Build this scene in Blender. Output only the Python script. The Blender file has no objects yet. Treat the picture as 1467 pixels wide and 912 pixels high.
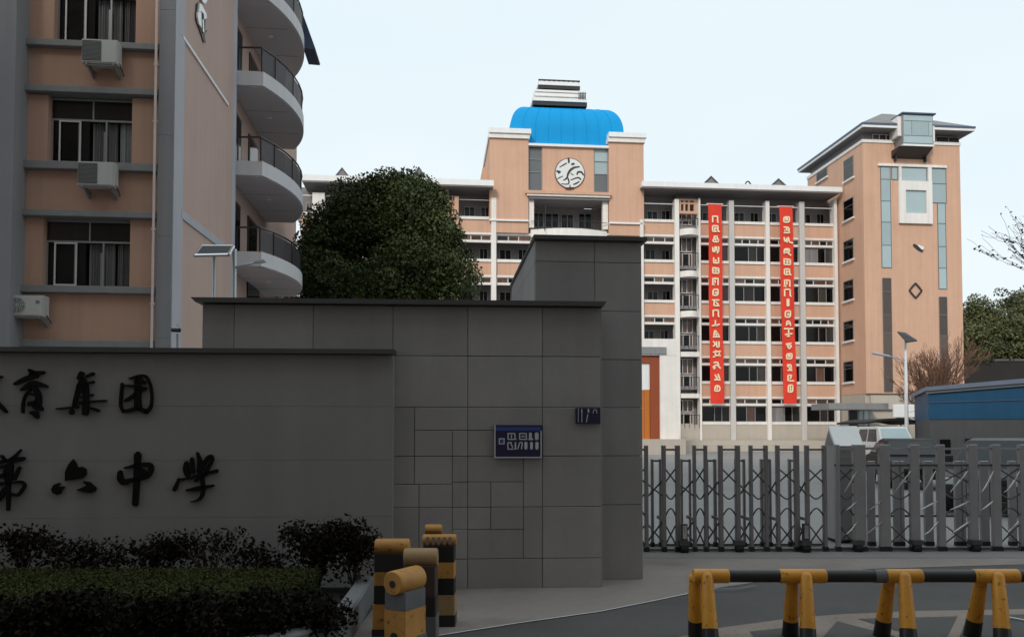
import bpy, math, random
import numpy as np
from mathutils import Vector, Matrix

random.seed(7)
RNG = np.random.default_rng(11)
sc = bpy.context.scene
COL = sc.collection

# ------------------------------------------------------------------ camera
EYE = 1.65
PITCH = math.radians(2.0)
FPX, PU, PV = 1150.0, 733.5, 579.0          # focal length and principal point of the 1467 px wide photograph
cam_d = bpy.data.cameras.new('camera')
cam = bpy.data.objects.new('camera', cam_d)
COL.objects.link(cam)
cam.location = (0, 0, EYE)
cam.rotation_euler = (math.pi / 2 + PITCH, 0, 0)
cam_d.sensor_width = 36.0
cam_d.lens = 36.0 * FPX / 1467.0
cam_d.shift_y = (PV - 456.0) / 1467.0
cam_d.clip_start = 0.05
cam_d.clip_end = 3000
sc.camera = cam

# ------------------------------------------------------------------ light
SUN_EL, SUN_AZ = 35.0, 200.0                 # degrees; azimuth clockwise from +Y, so 200 is behind the camera, a little left
wd = bpy.data.worlds.new('World')
sc.world = wd
wd.use_nodes = True
nt = wd.node_tree
nt.nodes.clear()
out = nt.nodes.new('ShaderNodeOutputWorld')
bg = nt.nodes.new('ShaderNodeBackground')
sky = nt.nodes.new('ShaderNodeTexSky')
sky.sky_type = 'NISHITA'
sky.sun_disc = False
sky.sun_elevation = math.radians(SUN_EL)
sky.sun_rotation = math.radians(SUN_AZ)
sky.altitude = 50
sky.air_density = 1.0
sky.dust_density = 4.0
sky.ozone_density = 1.0
veil = nt.nodes.new('ShaderNodeMix')         # thin even overcast over the whole sky
veil.data_type = 'RGBA'
veil.inputs['Factor'].default_value = 0.88
veil.inputs['B'].default_value = (9.1, 10.3, 10.6, 1)
tcw = nt.nodes.new('ShaderNodeTexCoord')
mpw = nt.nodes.new('ShaderNodeMapping'); mpw.inputs['Scale'].default_value = (1.2, 1.2, 3.0)
nzw = nt.nodes.new('ShaderNodeTexNoise'); nzw.inputs['Scale'].default_value = 1.6; nzw.inputs['Detail'].default_value = 5
cloud = nt.nodes.new('ShaderNodeMix'); cloud.data_type = 'RGBA'
cloud.inputs['A'].default_value = (8.1, 9.9, 10.7, 1); cloud.inputs['B'].default_value = (10.3, 10.8, 10.8, 1)
nt.links.new(tcw.outputs['Generated'], mpw.inputs['Vector']); nt.links.new(mpw.outputs[0], nzw.inputs['Vector'])
nt.links.new(nzw.outputs['Fac'], cloud.inputs['Factor']); nt.links.new(cloud.outputs['Result'], veil.inputs['B'])
nt.links.new(sky.outputs[0], veil.inputs['A'])
nt.links.new(veil.outputs['Result'], bg.inputs[0])
bg.inputs[1].default_value = 0.08
nt.links.new(bg.outputs[0], out.inputs[0])

sun_d = bpy.data.lights.new('sun', 'SUN')
sun_d.energy = 1.5
sun_d.angle = math.radians(10)
sun_d.color = (1.0, 0.95, 0.88)
sun = bpy.data.objects.new('sun', sun_d)
COL.objects.link(sun)
az, el = math.radians(SUN_AZ), math.radians(SUN_EL)
to_sun = Vector((math.sin(az) * math.cos(el), math.cos(az) * math.cos(el), math.sin(el)))
sun.rotation_euler = to_sun.to_track_quat('Z', 'Y').to_euler()
sun.location = (0, -30, 80)

sc.view_settings.view_transform = 'Standard'
sc.view_settings.look = 'None'
sc.view_settings.exposure = 0.32
sc.view_settings.gamma = 1.0

# ------------------------------------------------------------------ survey helpers
CP, SP = math.cos(PITCH), math.sin(PITCH)
def ray(u, v):
    xc, yc = (u - PU) / FPX, (PV - v) / FPX
    return xc, CP - SP * yc, SP + CP * yc
def ground(u, v, z=0.0):
    x, y, zz = ray(u, v)
    t = (z - EYE) / zz
    return (x * t, y * t)
class Frame:
    """A building's own axes: x along its front, y away from the street, z up."""
    def __init__(self, ox, oy, deg):
        self.o = (ox, oy); self.a = math.radians(deg)
        self.c, self.s = math.cos(self.a), math.sin(self.a)
    def h(self, u, v, d=0.0):                # where the sight line meets the plane y = d of this frame
        X, Y, Z = ray(u, v)
        nx, ny = -self.s, self.c
        t = (d + nx * self.o[0] + ny * self.o[1]) / (nx * X + ny * Y)
        px, py = X * t - self.o[0], Y * t - self.o[1]
        return px * self.c + py * self.s, EYE + Z * t
    def side(self, u, v, xl=0.0):            # where it meets the plane x = xl: gives (y, z)
        X, Y, Z = ray(u, v)
        t = (xl + self.c * self.o[0] + self.s * self.o[1]) / (self.c * X + self.s * Y)
        px, py = X * t - self.o[0], Y * t - self.o[1]
        return -px * self.s + py * self.c, EYE + Z * t
    def x(self, u, d=0.0, v=450): return self.h(u, v, d)[0]
    def z(self, u, v, d=0.0): return self.h(u, v, d)[1]
    def empty(self, name, label, cat, group=None):
        return thing(name, label, cat, (self.o[0], self.o[1], 0), self.a, group)

# ------------------------------------------------------------------ object helpers
def tag(o, label=None, cat=None, group=None, kind=None):
    if label: o['label'] = label
    if cat: o['category'] = cat
    if group: o['group'] = group
    if kind: o['kind'] = kind
    return o
def thing(name, label, cat, loc=(0, 0, 0), rz=0.0, group=None):
    o = bpy.data.objects.new(name, None)
    o.empty_display_size = 0.2
    COL.objects.link(o)
    o.location = loc
    o.rotation_euler = (0, 0, rz)
    return tag(o, label, cat, group)

class MB:
    def __init__(self):
        self.v, self.f, self.m = [], [], []
    def add(self, vs, fs, mi=0):
        b = len(self.v)
        self.v.extend(vs)
        for f in fs:
            self.f.append([b + i for i in f]); self.m.append(mi)
        return self
    def box(self, x0, x1, y0, y1, z0, z1, mi=0):
        return self.add([(x0, y0, z0), (x1, y0, z0), (x1, y1, z0), (x0, y1, z0), (x0, y0, z1), (x1, y0, z1), (x1, y1, z1), (x0, y1, z1)],
                        [(0, 3, 2, 1), (4, 5, 6, 7), (0, 1, 5, 4), (1, 2, 6, 5), (2, 3, 7, 6), (3, 0, 4, 7)], mi)
    def slab(self, x0, x1, y0, y1, z0, z1, c=0.006, mi=0):
        """box whose front (low y) face is chamfered"""
        return self.add([(x0, y0 + c, z0), (x1, y0 + c, z0), (x1, y1, z0), (x0, y1, z0), (x0, y0 + c, z1), (x1, y0 + c, z1), (x1, y1, z1), (x0, y1, z1),
                         (x0 + c, y0, z0 + c), (x1 - c, y0, z0 + c), (x1 - c, y0, z1 - c), (x0 + c, y0, z1 - c)],
                        [(0, 3, 2, 1), (4, 5, 6, 7), (1, 2, 6, 5), (2, 3, 7, 6), (3, 0, 4, 7),
                         (8, 9, 10, 11), (0, 1, 9, 8), (1, 5, 10, 9), (5, 4, 11, 10), (4, 0, 8, 11)], mi)
    def prism(self, poly, y0, y1, mi=0, side_mi=None):
        """polygon of (x, z) pushed from y0 to y1"""
        n = len(poly)
        a = sum(poly[i][0] * poly[(i + 1) % n][1] - poly[(i + 1) % n][0] * poly[i][1] for i in range(n))
        if a < 0: poly = poly[::-1]
        vs = [(p[0], y0, p[1]) for p in poly] + [(p[0], y1, p[1]) for p in poly]
        self.add(vs, [list(range(n)), list(range(2 * n - 1, n - 1, -1))], mi)
        return self.add(vs, [(i, i + n, (i + 1) % n + n, (i + 1) % n) for i in range(n)], mi if side_mi is None else side_mi)
    def plan(self, poly, z0, z1, mi=0, top_mi=None):
        """polygon of (x, y) pushed from z0 to z1"""
        n = len(poly)
        a = sum(poly[i][0] * poly[(i + 1) % n][1] - poly[(i + 1) % n][0] * poly[i][1] for i in range(n))
        if a < 0: poly = poly[::-1]
        vs = [(p[0], p[1], z0) for p in poly] + [(p[0], p[1], z1) for p in poly]
        self.add(vs, [list(range(n - 1, -1, -1))], mi)
        self.add(vs, [list(range(n, 2 * n))], mi if top_mi is None else top_mi)
        return self.add(vs, [(i, (i + 1) % n, (i + 1) % n + n, i + n) for i in range(n)], mi)
    def tube(self, pts, r, n=8, mi=0, caps=True):
        pts = [Vector(p) for p in pts]
        rs = r if isinstance(r, (list, tuple)) else [r] * len(pts)
        rings = []
        up = None
        for i, p in enumerate(pts):
            d = (pts[min(i + 1, len(pts) - 1)] - pts[max(i - 1, 0)]).normalized()
            if up is None:
                up = Vector((0, 0, 1)) if abs(d.z) < 0.9 else Vector((1, 0, 0))
            s = d.cross(up)
            if s.length < 1e-5: s = d.cross(Vector((0, 1, 0)))
            s.normalize()
            w = s.cross(d).normalized()
            up = w
            rings.append([tuple(p + s * (rs[i] * math.cos(2 * math.pi * k / n)) + w * (rs[i] * math.sin(2 * math.pi * k / n))) for k in range(n)])
        vs = [q for r_ in rings for q in r_]
        fs = []
        for i in range(len(pts) - 1):
            for k in range(n):
                fs.append((i * n + k, i * n + (k + 1) % n, (i + 1) * n + (k + 1) % n, (i + 1) * n + k))
        if caps:
            fs.append(list(range(n - 1, -1, -1)))
            fs.append(list(range((len(pts) - 1) * n, len(pts) * n)))
        return self.add(vs, fs, mi)
    def stroke(self, pts, y0, y1, mi=0):
        """brush stroke: (x, z, width) points with round ends, pushed from y0 to y1"""
        # resample
        P = []
        for i in range(len(pts) - 1):
            for k in range(4):
                t = k / 4
                P.append([pts[i][j] * (1 - t) + pts[i + 1][j] * t for j in range(3)])
        P.append(list(pts[-1]))
        for _ in range(2):
            Q = [P[0]] + [[(P[i - 1][j] + 2 * P[i][j] + P[i + 1][j]) / 4 for j in range(3)] for i in range(1, len(P) - 1)] + [P[-1]]
            P = Q
        L, R = [], []
        for i, p in enumerate(P):
            a, b = P[max(i - 1, 0)], P[min(i + 1, len(P) - 1)]
            dx, dz = b[0] - a[0], b[1] - a[1]
            l = math.hypot(dx, dz) or 1
            nx, nz = -dz / l * p[2] / 2, dx / l * p[2] / 2
            L.append((p[0] + nx, p[1] + nz)); R.append((p[0] - nx, p[1] - nz))
        def cap(p, q, dirn):
            dx, dz = p[0] - q[0], p[1] - q[1]
            l = math.hypot(dx, dz) or 1
            e = [dx / l * p[2] * .38, dz / l * p[2] * .38]
            n_ = [-dz / l * p[2] * .3, dx / l * p[2] * .3]
            return [(p[0] + e[0] * .9 + n_[0] * s, p[1] + e[1] * .9 + n_[1] * s) for s in ((1, -1) if dirn else (1, -1))]
        m = len(P)
        vs = [(p[0], y0, p[1]) for p in L] + [(p[0], y0, p[1]) for p in R]
        vs += [(p[0], y1, p[1]) for p in L] + [(p[0], y1, p[1]) for p in R]
        fs = []
        for i in range(m - 1):
            fs.append((i, i + 1, m + i + 1, m + i))
            fs.append((i, 2 * m + i, 2 * m + i + 1, i + 1))
            fs.append((m + i, m + i + 1, 3 * m + i + 1, 3 * m + i))
        fs.append((0, m, 3 * m, 2 * m)); fs.append((m - 1, 3 * m - 1, 4 * m - 1, 2 * m - 1))
        self.add(vs, fs, mi)
        self.prism(cap(P[0], P[1], 0) + [R[0], L[0]], y0, y1, mi)
        return self.prism(cap(P[-1], P[-2], 1) + [R[-1], L[-1]][::-1][::-1], y0, y1, mi)
    def ring_revolve(self, prof, n=24, mi=0, center=(0, 0, 0)):
        vs, fs = [], []
        for (r, z) in prof:
            for k in range(n):
                a = 2 * math.pi * k / n
                vs.append((center[0] + r * math.cos(a), center[1] + r * math.sin(a), center[2] + z))
        for i in range(len(prof) - 1):
            for k in range(n):
                fs.append((i * n + k, i * n + (k + 1) % n, (i + 1) * n + (k + 1) % n, (i + 1) * n + k))
        fs.append(list(range(n - 1, -1, -1))); fs.append(list(range((len(prof) - 1) * n, len(prof) * n)))
        return self.add(vs, fs, mi)
    def mesh(self, name, mats, smooth=False):
        me = bpy.data.meshes.new(name)
        me.from_pydata(self.v, [], self.f)
        for m in (mats if isinstance(mats, (list, tuple)) else [mats]): me.materials.append(m)
        if any(self.m): me.polygons.foreach_set('material_index', self.m)
        if smooth: me.polygons.foreach_set('use_smooth', [True] * len(me.polygons))
        me.update()
        return me
    def build(self, name, mats, parent=None, smooth=False, fix=False):
        me = self.mesh(name, mats, smooth)
        if fix:
            import bmesh
            bm = bmesh.new(); bm.from_mesh(me)
            bmesh.ops.recalc_face_normals(bm, faces=bm.faces)
            bm.to_mesh(me); bm.free()
        o = bpy.data.objects.new(name, me)
        COL.objects.link(o)
        if parent is not None: o.parent = parent
        if smooth: 
            try: me.set_sharp_from_angle(angle=math.radians(40))
            except Exception: pass
        return o
def link(name, me, parent, loc=(0, 0, 0), scale=(1, 1, 1), rz=0):
    o = bpy.data.objects.new(name, me)
    COL.objects.link(o)
    o.parent = parent; o.location = loc; o.scale = scale; o.rotation_euler = (0, 0, rz)
    return o
def box(name, m, parent, *a): return MB().box(*a).build(name, m, parent)
def slab(name, m, parent, *a, c=0.006): return MB().slab(*a, c=c).build(name, m, parent)
def copy_tree(o, parent=None):
    c = o.copy(); COL.objects.link(c)
    if parent is not None: c.parent = parent
    for ch in [x for x in o.children]: copy_tree(ch, c)
    return c

# ------------------------------------------------------------------ materials
def mk(name, col, rough=0.7, var=0.12, scale=3.0, bump=0.0, bscale=40.0, metal=0.0, streak=0.0, rnd=0.0, spec=0.5, coat=0.0, stain=0.0, chip=0.0, cscale=14.0):
    m = bpy.data.materials.new(name)
    m.use_nodes = True
    n, l = m.node_tree.nodes, m.node_tree.links
    b = n['Principled BSDF']
    b.inputs['Roughness'].default_value = rough
    b.inputs['Metallic'].default_value = metal
    b.inputs['Specular IOR Level'].default_value = spec
    if coat: b.inputs['Coat Weight'].default_value = coat; b.inputs['Coat Roughness'].default_value = 0.08
    tc = n.new('ShaderNodeTexCoord')
    geo = n.new('ShaderNodeNewGeometry')
    pos = geo.outputs['Position']
    def math_(op, a, b_):
        k = n.new('ShaderNodeMath'); k.operation = op
        for i, x in enumerate((a, b_)):
            if isinstance(x, (int, float)): k.inputs[i].default_value = x
            else: l.new(x, k.inputs[i])
        return k.outputs[0]
    def noise(sc_, detail=5, vec=None, stretch=None):
        t = n.new('ShaderNodeTexNoise'); t.inputs['Scale'].default_value = sc_; t.inputs['Detail'].default_value = detail
        t.inputs['Roughness'].default_value = 0.62
        src = vec or pos
        if stretch:
            mp = n.new('ShaderNodeMapping'); mp.inputs['Scale'].default_value = stretch
            l.new(src, mp.inputs['Vector']); src = mp.outputs[0]
        l.new(src, t.inputs['Vector'])
        return t.outputs['Fac']
    val = math_('MULTIPLY_ADD', math_('SUBTRACT', noise(scale), 0.5), 2.0 * var) if False else None
    a = math_('MULTIPLY', math_('SUBTRACT', noise(scale), 0.5), 3.0 * var)
    f = math_('ADD', a, 1.0)
    a2 = math_('MULTIPLY', math_('SUBTRACT', noise(scale * 11), 0.5), 1.2 * var)
    f = math_('ADD', f, a2)
    if streak:
        s_ = noise(1.0, 4, None, (3.2, 3.2, 0.12))
        s2 = math_('MULTIPLY', math_('SUBTRACT', s_, 0.5), 3.2 * streak)
        f = math_('ADD', f, s2)
    if stain:
        s_ = noise(0.55, 6)
        r_ = n.new('ShaderNodeMapRange'); r_.inputs[1].default_value = 0.52; r_.inputs[2].default_value = 0.72
        r_.inputs[3].default_value = 1.0; r_.inputs[4].default_value = 1.0 - stain
        l.new(s_, r_.inputs[0]); f = math_('MULTIPLY', f, r_.outputs[0])
    if chip:
        s_ = noise(cscale, 7)
        r_ = n.new('ShaderNodeMapRange'); r_.inputs[1].default_value = 0.60; r_.inputs[2].default_value = 0.65
        r_.inputs[3].default_value = 1.0; r_.inputs[4].default_value = 1.0 - chip
        l.new(s_, r_.inputs[0]); f = math_('MULTIPLY', f, r_.outputs[0])
    if rnd:
        oi = n.new('ShaderNodeObjectInfo')
        f = math_('MULTIPLY', f, math_('ADD', math_('MULTIPLY', math_('SUBTRACT', oi.outputs['Random'], 0.5), 2 * rnd), 1.0))
    mx = n.new('ShaderNodeVectorMath'); mx.operation = 'SCALE'
    mx.inputs[0].default_value = col[:3]
    l.new(f, mx.inputs['Scale'])
    l.new(mx.outputs[0], b.inputs['Base Color'])
    rr = math_('ADD', math_('MULTIPLY', math_('SUBTRACT', noise(scale * 4), 0.5), 0.25), rough)
    l.new(rr, b.inputs['Roughness'])
    if bump:
        bp = n.new('ShaderNodeBump'); bp.inputs['Strength'].default_value = bump; bp.inputs['Distance'].default_value = 0.01
        l.new(noise(bscale, 6), bp.inputs['Height']); l.new(bp.outputs[0], b.inputs['Normal'])
    return m

PEACH = (0.615, 0.375, 0.262)
M = dict(
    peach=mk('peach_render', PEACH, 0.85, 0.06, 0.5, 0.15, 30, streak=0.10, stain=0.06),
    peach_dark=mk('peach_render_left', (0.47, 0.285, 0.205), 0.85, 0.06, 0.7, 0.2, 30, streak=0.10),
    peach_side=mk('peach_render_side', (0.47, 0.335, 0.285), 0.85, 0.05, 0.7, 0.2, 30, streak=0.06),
    white=mk('white_paint', (0.80, 0.76, 0.72), 0.7, 0.06, 1.0, 0.1, 30, streak=0.10, stain=0.08),
    roofwhite=mk('white_fascia', (0.80, 0.80, 0.80), 0.6, 0.05, 0.6, streak=0.06),
    column=mk('pale_grey_column', (0.55, 0.53, 0.51), 0.75, 0.06, 1.0, 0.1, 30, streak=0.08),
    beige=mk('beige_render', (0.46, 0.41, 0.35), 0.85, 0.07, 0.8, 0.2, 30, streak=0.06),
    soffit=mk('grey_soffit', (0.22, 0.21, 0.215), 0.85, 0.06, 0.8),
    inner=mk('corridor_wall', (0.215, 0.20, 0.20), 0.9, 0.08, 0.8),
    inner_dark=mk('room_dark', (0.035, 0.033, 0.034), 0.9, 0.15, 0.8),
    pane=mk('dark_glass', (0.007, 0.006, 0.006), 0.12, 0.3, 1.0, rnd=0.5, spec=0.22),
    pane_grey=mk('curtained_glass', (0.040, 0.034, 0.031), 0.2, 0.2, 1.0, streak=0.3, rnd=0.6, spec=0.25),
    pane_brown=mk('brown_curtain_glass', (0.10, 0.052, 0.036), 0.2, 0.3, 2.0, streak=0.5, rnd=0.6),
    wframe=mk('window_frame_white', (0.62, 0.60, 0.58), 0.5, 0.05, 2),
    aframe=mk('aluminium_frame', (0.28, 0.28, 0.28), 0.45, 0.05, 2, metal=0.3),
    teal=mk('sky_toned_glass', (0.34, 0.43, 0.45), 0.10, 0.06, 0.7, rnd=0.12, coat=0.5),  # the sky reflected in the glass is put into its pale base colour
    brownglass=mk('brown_tinted_glass', (0.085, 0.058, 0.047), 0.12, 0.12, 0.8, rnd=0.3),
    greyglass=mk('grey_tinted_glass', (0.12, 0.13, 0.135), 0.10, 0.1, 0.8, rnd=0.2),
    blue=mk('blue_roof_sheet', (0.002, 0.29, 0.64), 0.62, 0.04, 0.5, streak=0.04, spec=0.2),
    shedblue=mk('blue_steel_sheet', (0.003, 0.078, 0.17), 0.55, 0.06, 0.8, streak=0.12),
    shedcap=mk('pale_blue_capping', (0.16, 0.20, 0.27), 0.45, 0.08, 1),
    shedgrey=mk('shed_grey_wall', (0.095, 0.094, 0.096), 0.8, 0.1, 1, streak=0.1),
    tile_roof=mk('grey_roof_tile', (0.20, 0.19, 0.195), 0.7, 0.12, 1.2),
    eave=mk('blue_grey_eave', (0.07, 0.10, 0.16), 0.5, 0.08, 1),
    red=mk('red_banner_cloth', (0.72, 0.040, 0.016), 0.75, 0.10, 1.2, streak=0.06),
    yellowtext=mk('pale_yellow_print', (0.88, 0.74, 0.50), 0.7, 0.05, 3),
    emblem_w=mk('emblem_white', (0.72, 0.73, 0.72), 0.5, 0.06, 3),
    emblem_d=mk('emblem_dark', (0.03, 0.025, 0.025), 0.5, 0.1, 3),
    bronze=mk('emblem_bronze_rim', (0.12, 0.06, 0.035), 0.4, 0.1, 3),
    orange=mk('orange_door_paint', (0.50, 0.155, 0.018), 0.5, 0.06, 2, streak=0.06),
    redbrown=mk('red_brown_frame_paint', (0.28, 0.06, 0.018), 0.5, 0.08, 2),
    stone=mk('grey_granite_panel', (0.298, 0.282, 0.279), 0.66, 0.11, 1.3, 0.25, 120, rnd=0.085, stain=0.14, streak=0.09),
    stone_sign=mk('grey_sign_wall_panel', (0.262, 0.251, 0.249), 0.64, 0.08, 0.9, 0.15, 120, streak=0.09, stain=0.12),
    joint=mk('dark_joint', (0.022, 0.022, 0.022), 0.9, 0.1, 5),
    cap=mk('dark_coping_metal', (0.075, 0.073, 0.075), 0.45, 0.1, 2, metal=0.2),
    ink=mk('black_lettering', (0.006, 0.005, 0.005), 0.65, 0.2, 5, spec=0.15),
    navy=mk('navy_sign_face', (0.014, 0.012, 0.05), 0.35, 0.1, 5),
    signblue=mk('sign_blue', (0.03, 0.07, 0.26), 0.4, 0.1, 5),
    signpale=mk('sign_pale_print', (0.50, 0.53, 0.58), 0.5, 0.1, 8),
    pilaster=mk('grey_pilaster_render', (0.235, 0.235, 0.245), 0.75, 0.07, 0.8, 0.15, 40, streak=0.09),
    pale_return=mk('skylit_grey_return', (0.40, 0.40, 0.43), 0.75, 0.06, 0.8, 0.15, 40, streak=0.08),  # paler than the pilaster front: skylight on the return is in the colour
    ledge=mk('grey_ledge', (0.22, 0.215, 0.215), 0.75, 0.1, 1.5, 0.2, 40, streak=0.12),
    balcony=mk('balcony_pale_render', (0.60, 0.59, 0.60), 0.75, 0.06, 1.0, 0.1, 40, streak=0.08),
    bsoffit=mk('balcony_soffit', (0.56, 0.53, 0.55), 0.85, 0.06, 1.0),
    rail=mk('dark_balustrade', (0.035, 0.033, 0.036), 0.35, 0.15, 2, metal=0.3),
    railglass=mk('smoked_balustrade_panel', (0.045, 0.036, 0.040), 0.55, 0.2, 2, rnd=0.4),
    door_brown=mk('dark_brown_door', (0.045, 0.028, 0.022), 0.5, 0.2, 2),
    pipe=mk('pale_pink_downpipe', (0.62, 0.53, 0.50), 0.5, 0.08, 2, streak=0.1),
    ac=mk('aged_white_enamel', (0.46, 0.455, 0.43), 0.5, 0.06, 3, streak=0.12),
    ac_grille=mk('condenser_grille_grey', (0.155, 0.15, 0.15), 0.6, 0.1, 3),
    curtain=mk('pale_curtain', (0.20, 0.19, 0.19), 0.9, 0.1, 3, streak=0.45),
    curtain_white=mk('white_sheet', (0.42, 0.44, 0.45), 0.9, 0.1, 3, streak=0.2),
    steel_bright=mk('polished_steel', (0.72, 0.72, 0.74), 0.22, 0.05, 3, metal=1.0),
    silver=mk('silver_letter', (0.80, 0.79, 0.78), 0.35, 0.05, 3, metal=0.35),
    gal=mk('galvanised_pole', (0.50, 0.52, 0.55), 0.4, 0.08, 4, metal=0.5),
    solar=mk('solar_cell_dark', (0.03, 0.033, 0.036), 0.7, 0.1, 6),
    gate_dark=mk('gate_dark_steel', (0.24, 0.228, 0.228), 0.42, 0.12, 4, metal=0.3),
    gate_grey=mk('gate_grey_steel', (0.36, 0.35, 0.355), 0.38, 0.1, 4, metal=0.4),
    gate_bar=mk('gate_lattice_steel', (0.085, 0.083, 0.084), 0.4, 0.12, 4, metal=0.3),
    rubber=mk('black_rubber', (0.014, 0.014, 0.014), 0.75, 0.2, 8),
    yellow=mk('yellow_enamel', (0.62, 0.27, 0.022), 0.45, 0.14, 6, 0.1, 60, streak=0.12, stain=0.25, chip=0.6, cscale=22),
    yellow_old=mk('worn_yellow_enamel', (0.48, 0.23, 0.05), 0.58, 0.2, 6, 0.15, 60, streak=0.16, stain=0.4, chip=0.6, cscale=18),
    tan=mk('faded_tan_enamel', (0.33, 0.21, 0.10), 0.65, 0.18, 6, 0.15, 60, stain=0.4, chip=0.5, cscale=18),
    black=mk('black_enamel', (0.012, 0.011, 0.011), 0.42, 0.25, 6),
    greyband=mk('grey_worn_band', (0.12, 0.12, 0.125), 0.6, 0.2, 6, stain=0.3),
    asphalt=mk('asphalt', (0.086, 0.082, 0.081), 0.9, 0.2, 0.8, 1.0, 90, stain=0.30),
    concrete=mk('apron_concrete', (0.268, 0.235, 0.212), 0.88, 0.22, 0.9, 0.7, 90, stain=0.40),
    court=mk('courtyard_concrete', (0.235, 0.23, 0.228), 0.9, 0.08, 0.25, 0.2, 60, stain=0.15),
    paint_w=mk('worn_white_line', (0.55, 0.55, 0.54), 0.7, 0.15, 6),
    paint_b=mk('beige_road_paint', (0.25, 0.20, 0.168), 0.85, 0.14, 3, 0.5, 110, stain=0.3, chip=0.45, cscale=20),
    kerb=mk('kerb_stone', (0.20, 0.205, 0.215), 0.7, 0.08, 2, 0.2, 80),
    soil=mk('dark_soil', (0.02, 0.016, 0.012), 0.95, 0.3, 4, 0.5, 40),
    bark=mk('bark', (0.075, 0.055, 0.042), 0.9, 0.25, 4, 0.6, 25),
    twig=mk('bare_twig_grey', (0.05, 0.043, 0.045), 0.9, 0.2, 4),
    twig_brown=mk('bare_twig_brown', (0.16, 0.085, 0.055), 0.9, 0.2, 4),
    van_white=mk('white_car_paint', (0.70, 0.72, 0.72), 0.28, 0.03, 2, coat=0.6),
    car_black=mk('black_car_paint', (0.010, 0.010, 0.011), 0.5, 0.05, 2, spec=0.2),
    car_silver=mk('grey_car_paint', (0.032, 0.034, 0.037), 0.45, 0.04, 2, spec=0.25),
    windscreen=mk('windscreen_glass', (0.02, 0.025, 0.027), 0.2, 0.1, 2, spec=0.25),
    lampglass=mk('headlamp_glass', (0.6, 0.62, 0.62), 0.1, 0.1, 5),
    awning=mk('navy_awning_cloth', (0.06, 0.075, 0.14), 0.8, 0.1, 2),
    hill=mk('wooded_slope', (0.045, 0.05, 0.035), 0.95, 0.3, 0.15),
    retwall=mk('dark_retaining_wall', (0.022, 0.019, 0.017), 0.9, 0.15, 0.3),
    street=mk('shade_block_render', (0.50, 0.42, 0.37), 0.85, 0.06, 0.3),  # walls of the added shading block behind the viewer
)
def leafmat(name, col, var=0.35, hue=0.25, spec=0.3):
    m = bpy.data.materials.new(name); m.use_nodes = True
    n, l = m.node_tree.nodes, m.node_tree.links
    b = n['Principled BSDF']; b.inputs['Roughness'].default_value = 0.55
    b.inputs['Specular IOR Level'].default_value = spec
    geo = n.new('ShaderNodeNewGeometry')
    rp = n.new('ShaderNodeValToRGB')
    rp.color_ramp.elements[0].color = tuple(c * (1 - var) for c in col) + (1,)
    rp.color_ramp.elements[1].color = (col[0] * (1 + var + hue), col[1] * (1 + var), col[2] * (1 + var * .5), 1)
    at = n.new('ShaderNodeAttribute'); at.attribute_name = 'tone'
    mixf = n.new('ShaderNodeMix'); mixf.inputs['Factor'].default_value = 0.62
    l.new(geo.outputs['Random Per Island'], mixf.inputs[2]); l.new(at.outputs['Fac'], mixf.inputs[3])
    l.new(mixf.outputs[0], rp.inputs[0])
    l.new(rp.outputs[0], b.inputs['Base Color'])
    return m
M['leaf'] = leafmat('camphor_leaf', (0.040, 0.066, 0.020), 0.6, 0.3)
M['leaf_far'] = leafmat('hill_leaf', (0.082, 0.102, 0.045), 0.4, 0.25)
M['leaf_hedge'] = leafmat('hedge_leaf', (0.044, 0.054, 0.017), 0.25, 0.15, 0.08)
M['leaf_dark'] = leafmat('shrub_leaf', (0.012, 0.011, 0.008), 0.4, 0.2, 0.05)

# ------------------------------------------------------------------ foliage and wood
def leaf_mesh(name, centers, sizes, mat, flat=0.0, tone=None):
    """one rhombic leaf per centre, folded along its midrib"""
    n = len(centers)
    c = np.asarray(centers, float)
    s = np.asarray(sizes, float).reshape(n, 1)
    d = RNG.normal(size=(n, 3)); d[:, 2] *= (1 - flat); d /= np.linalg.norm(d, axis=1, keepdims=True)
    e = RNG.normal(size=(n, 3)); e -= d * (e * d).sum(1, keepdims=True); e /= np.linalg.norm(e, axis=1, keepdims=True)
    v = np.empty((n, 4, 3))
    v[:, 0] = c - d * s * .5; v[:, 1] = c + e * s * .30; v[:, 2] = c + d * s * .5; v[:, 3] = c - e * s * .30
    nrm = np.cross(d, e)
    v[:, 1] += nrm * s * .10; v[:, 3] += nrm * s * .10
    me = bpy.data.meshes.new(name)
    me.vertices.add(n * 4); me.vertices.foreach_set('co', v.reshape(-1))
    me.loops.add(n * 4); me.loops.foreach_set('vertex_index', np.arange(n * 4, dtype=np.int32))
    me.polygons.add(n); me.polygons.foreach_set('loop_start', np.arange(0, n * 4, 4, dtype=np.int32))
    me.polygons.foreach_set('loop_total', np.full(n, 4, dtype=np.int32))
    at = me.attributes.new('tone', 'FLOAT', 'FACE')
    at.data.foreach_set('value', np.asarray(tone, dtype=np.float32) if tone is not None else np.full(n, .5, np.float32))
    me.materials.append(mat)
    me.update(calc_edges=True)
    return me
def clump_points(center, rad, n, thick=0.45):
    d = RNG.normal(size=(n, 3)); d /= np.linalg.norm(d, axis=1, keepdims=True)
    r = 1 - thick * RNG.random(n) ** 1.5
    return np.asarray(center) + d * r[:, None] * np.asarray(rad)
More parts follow.
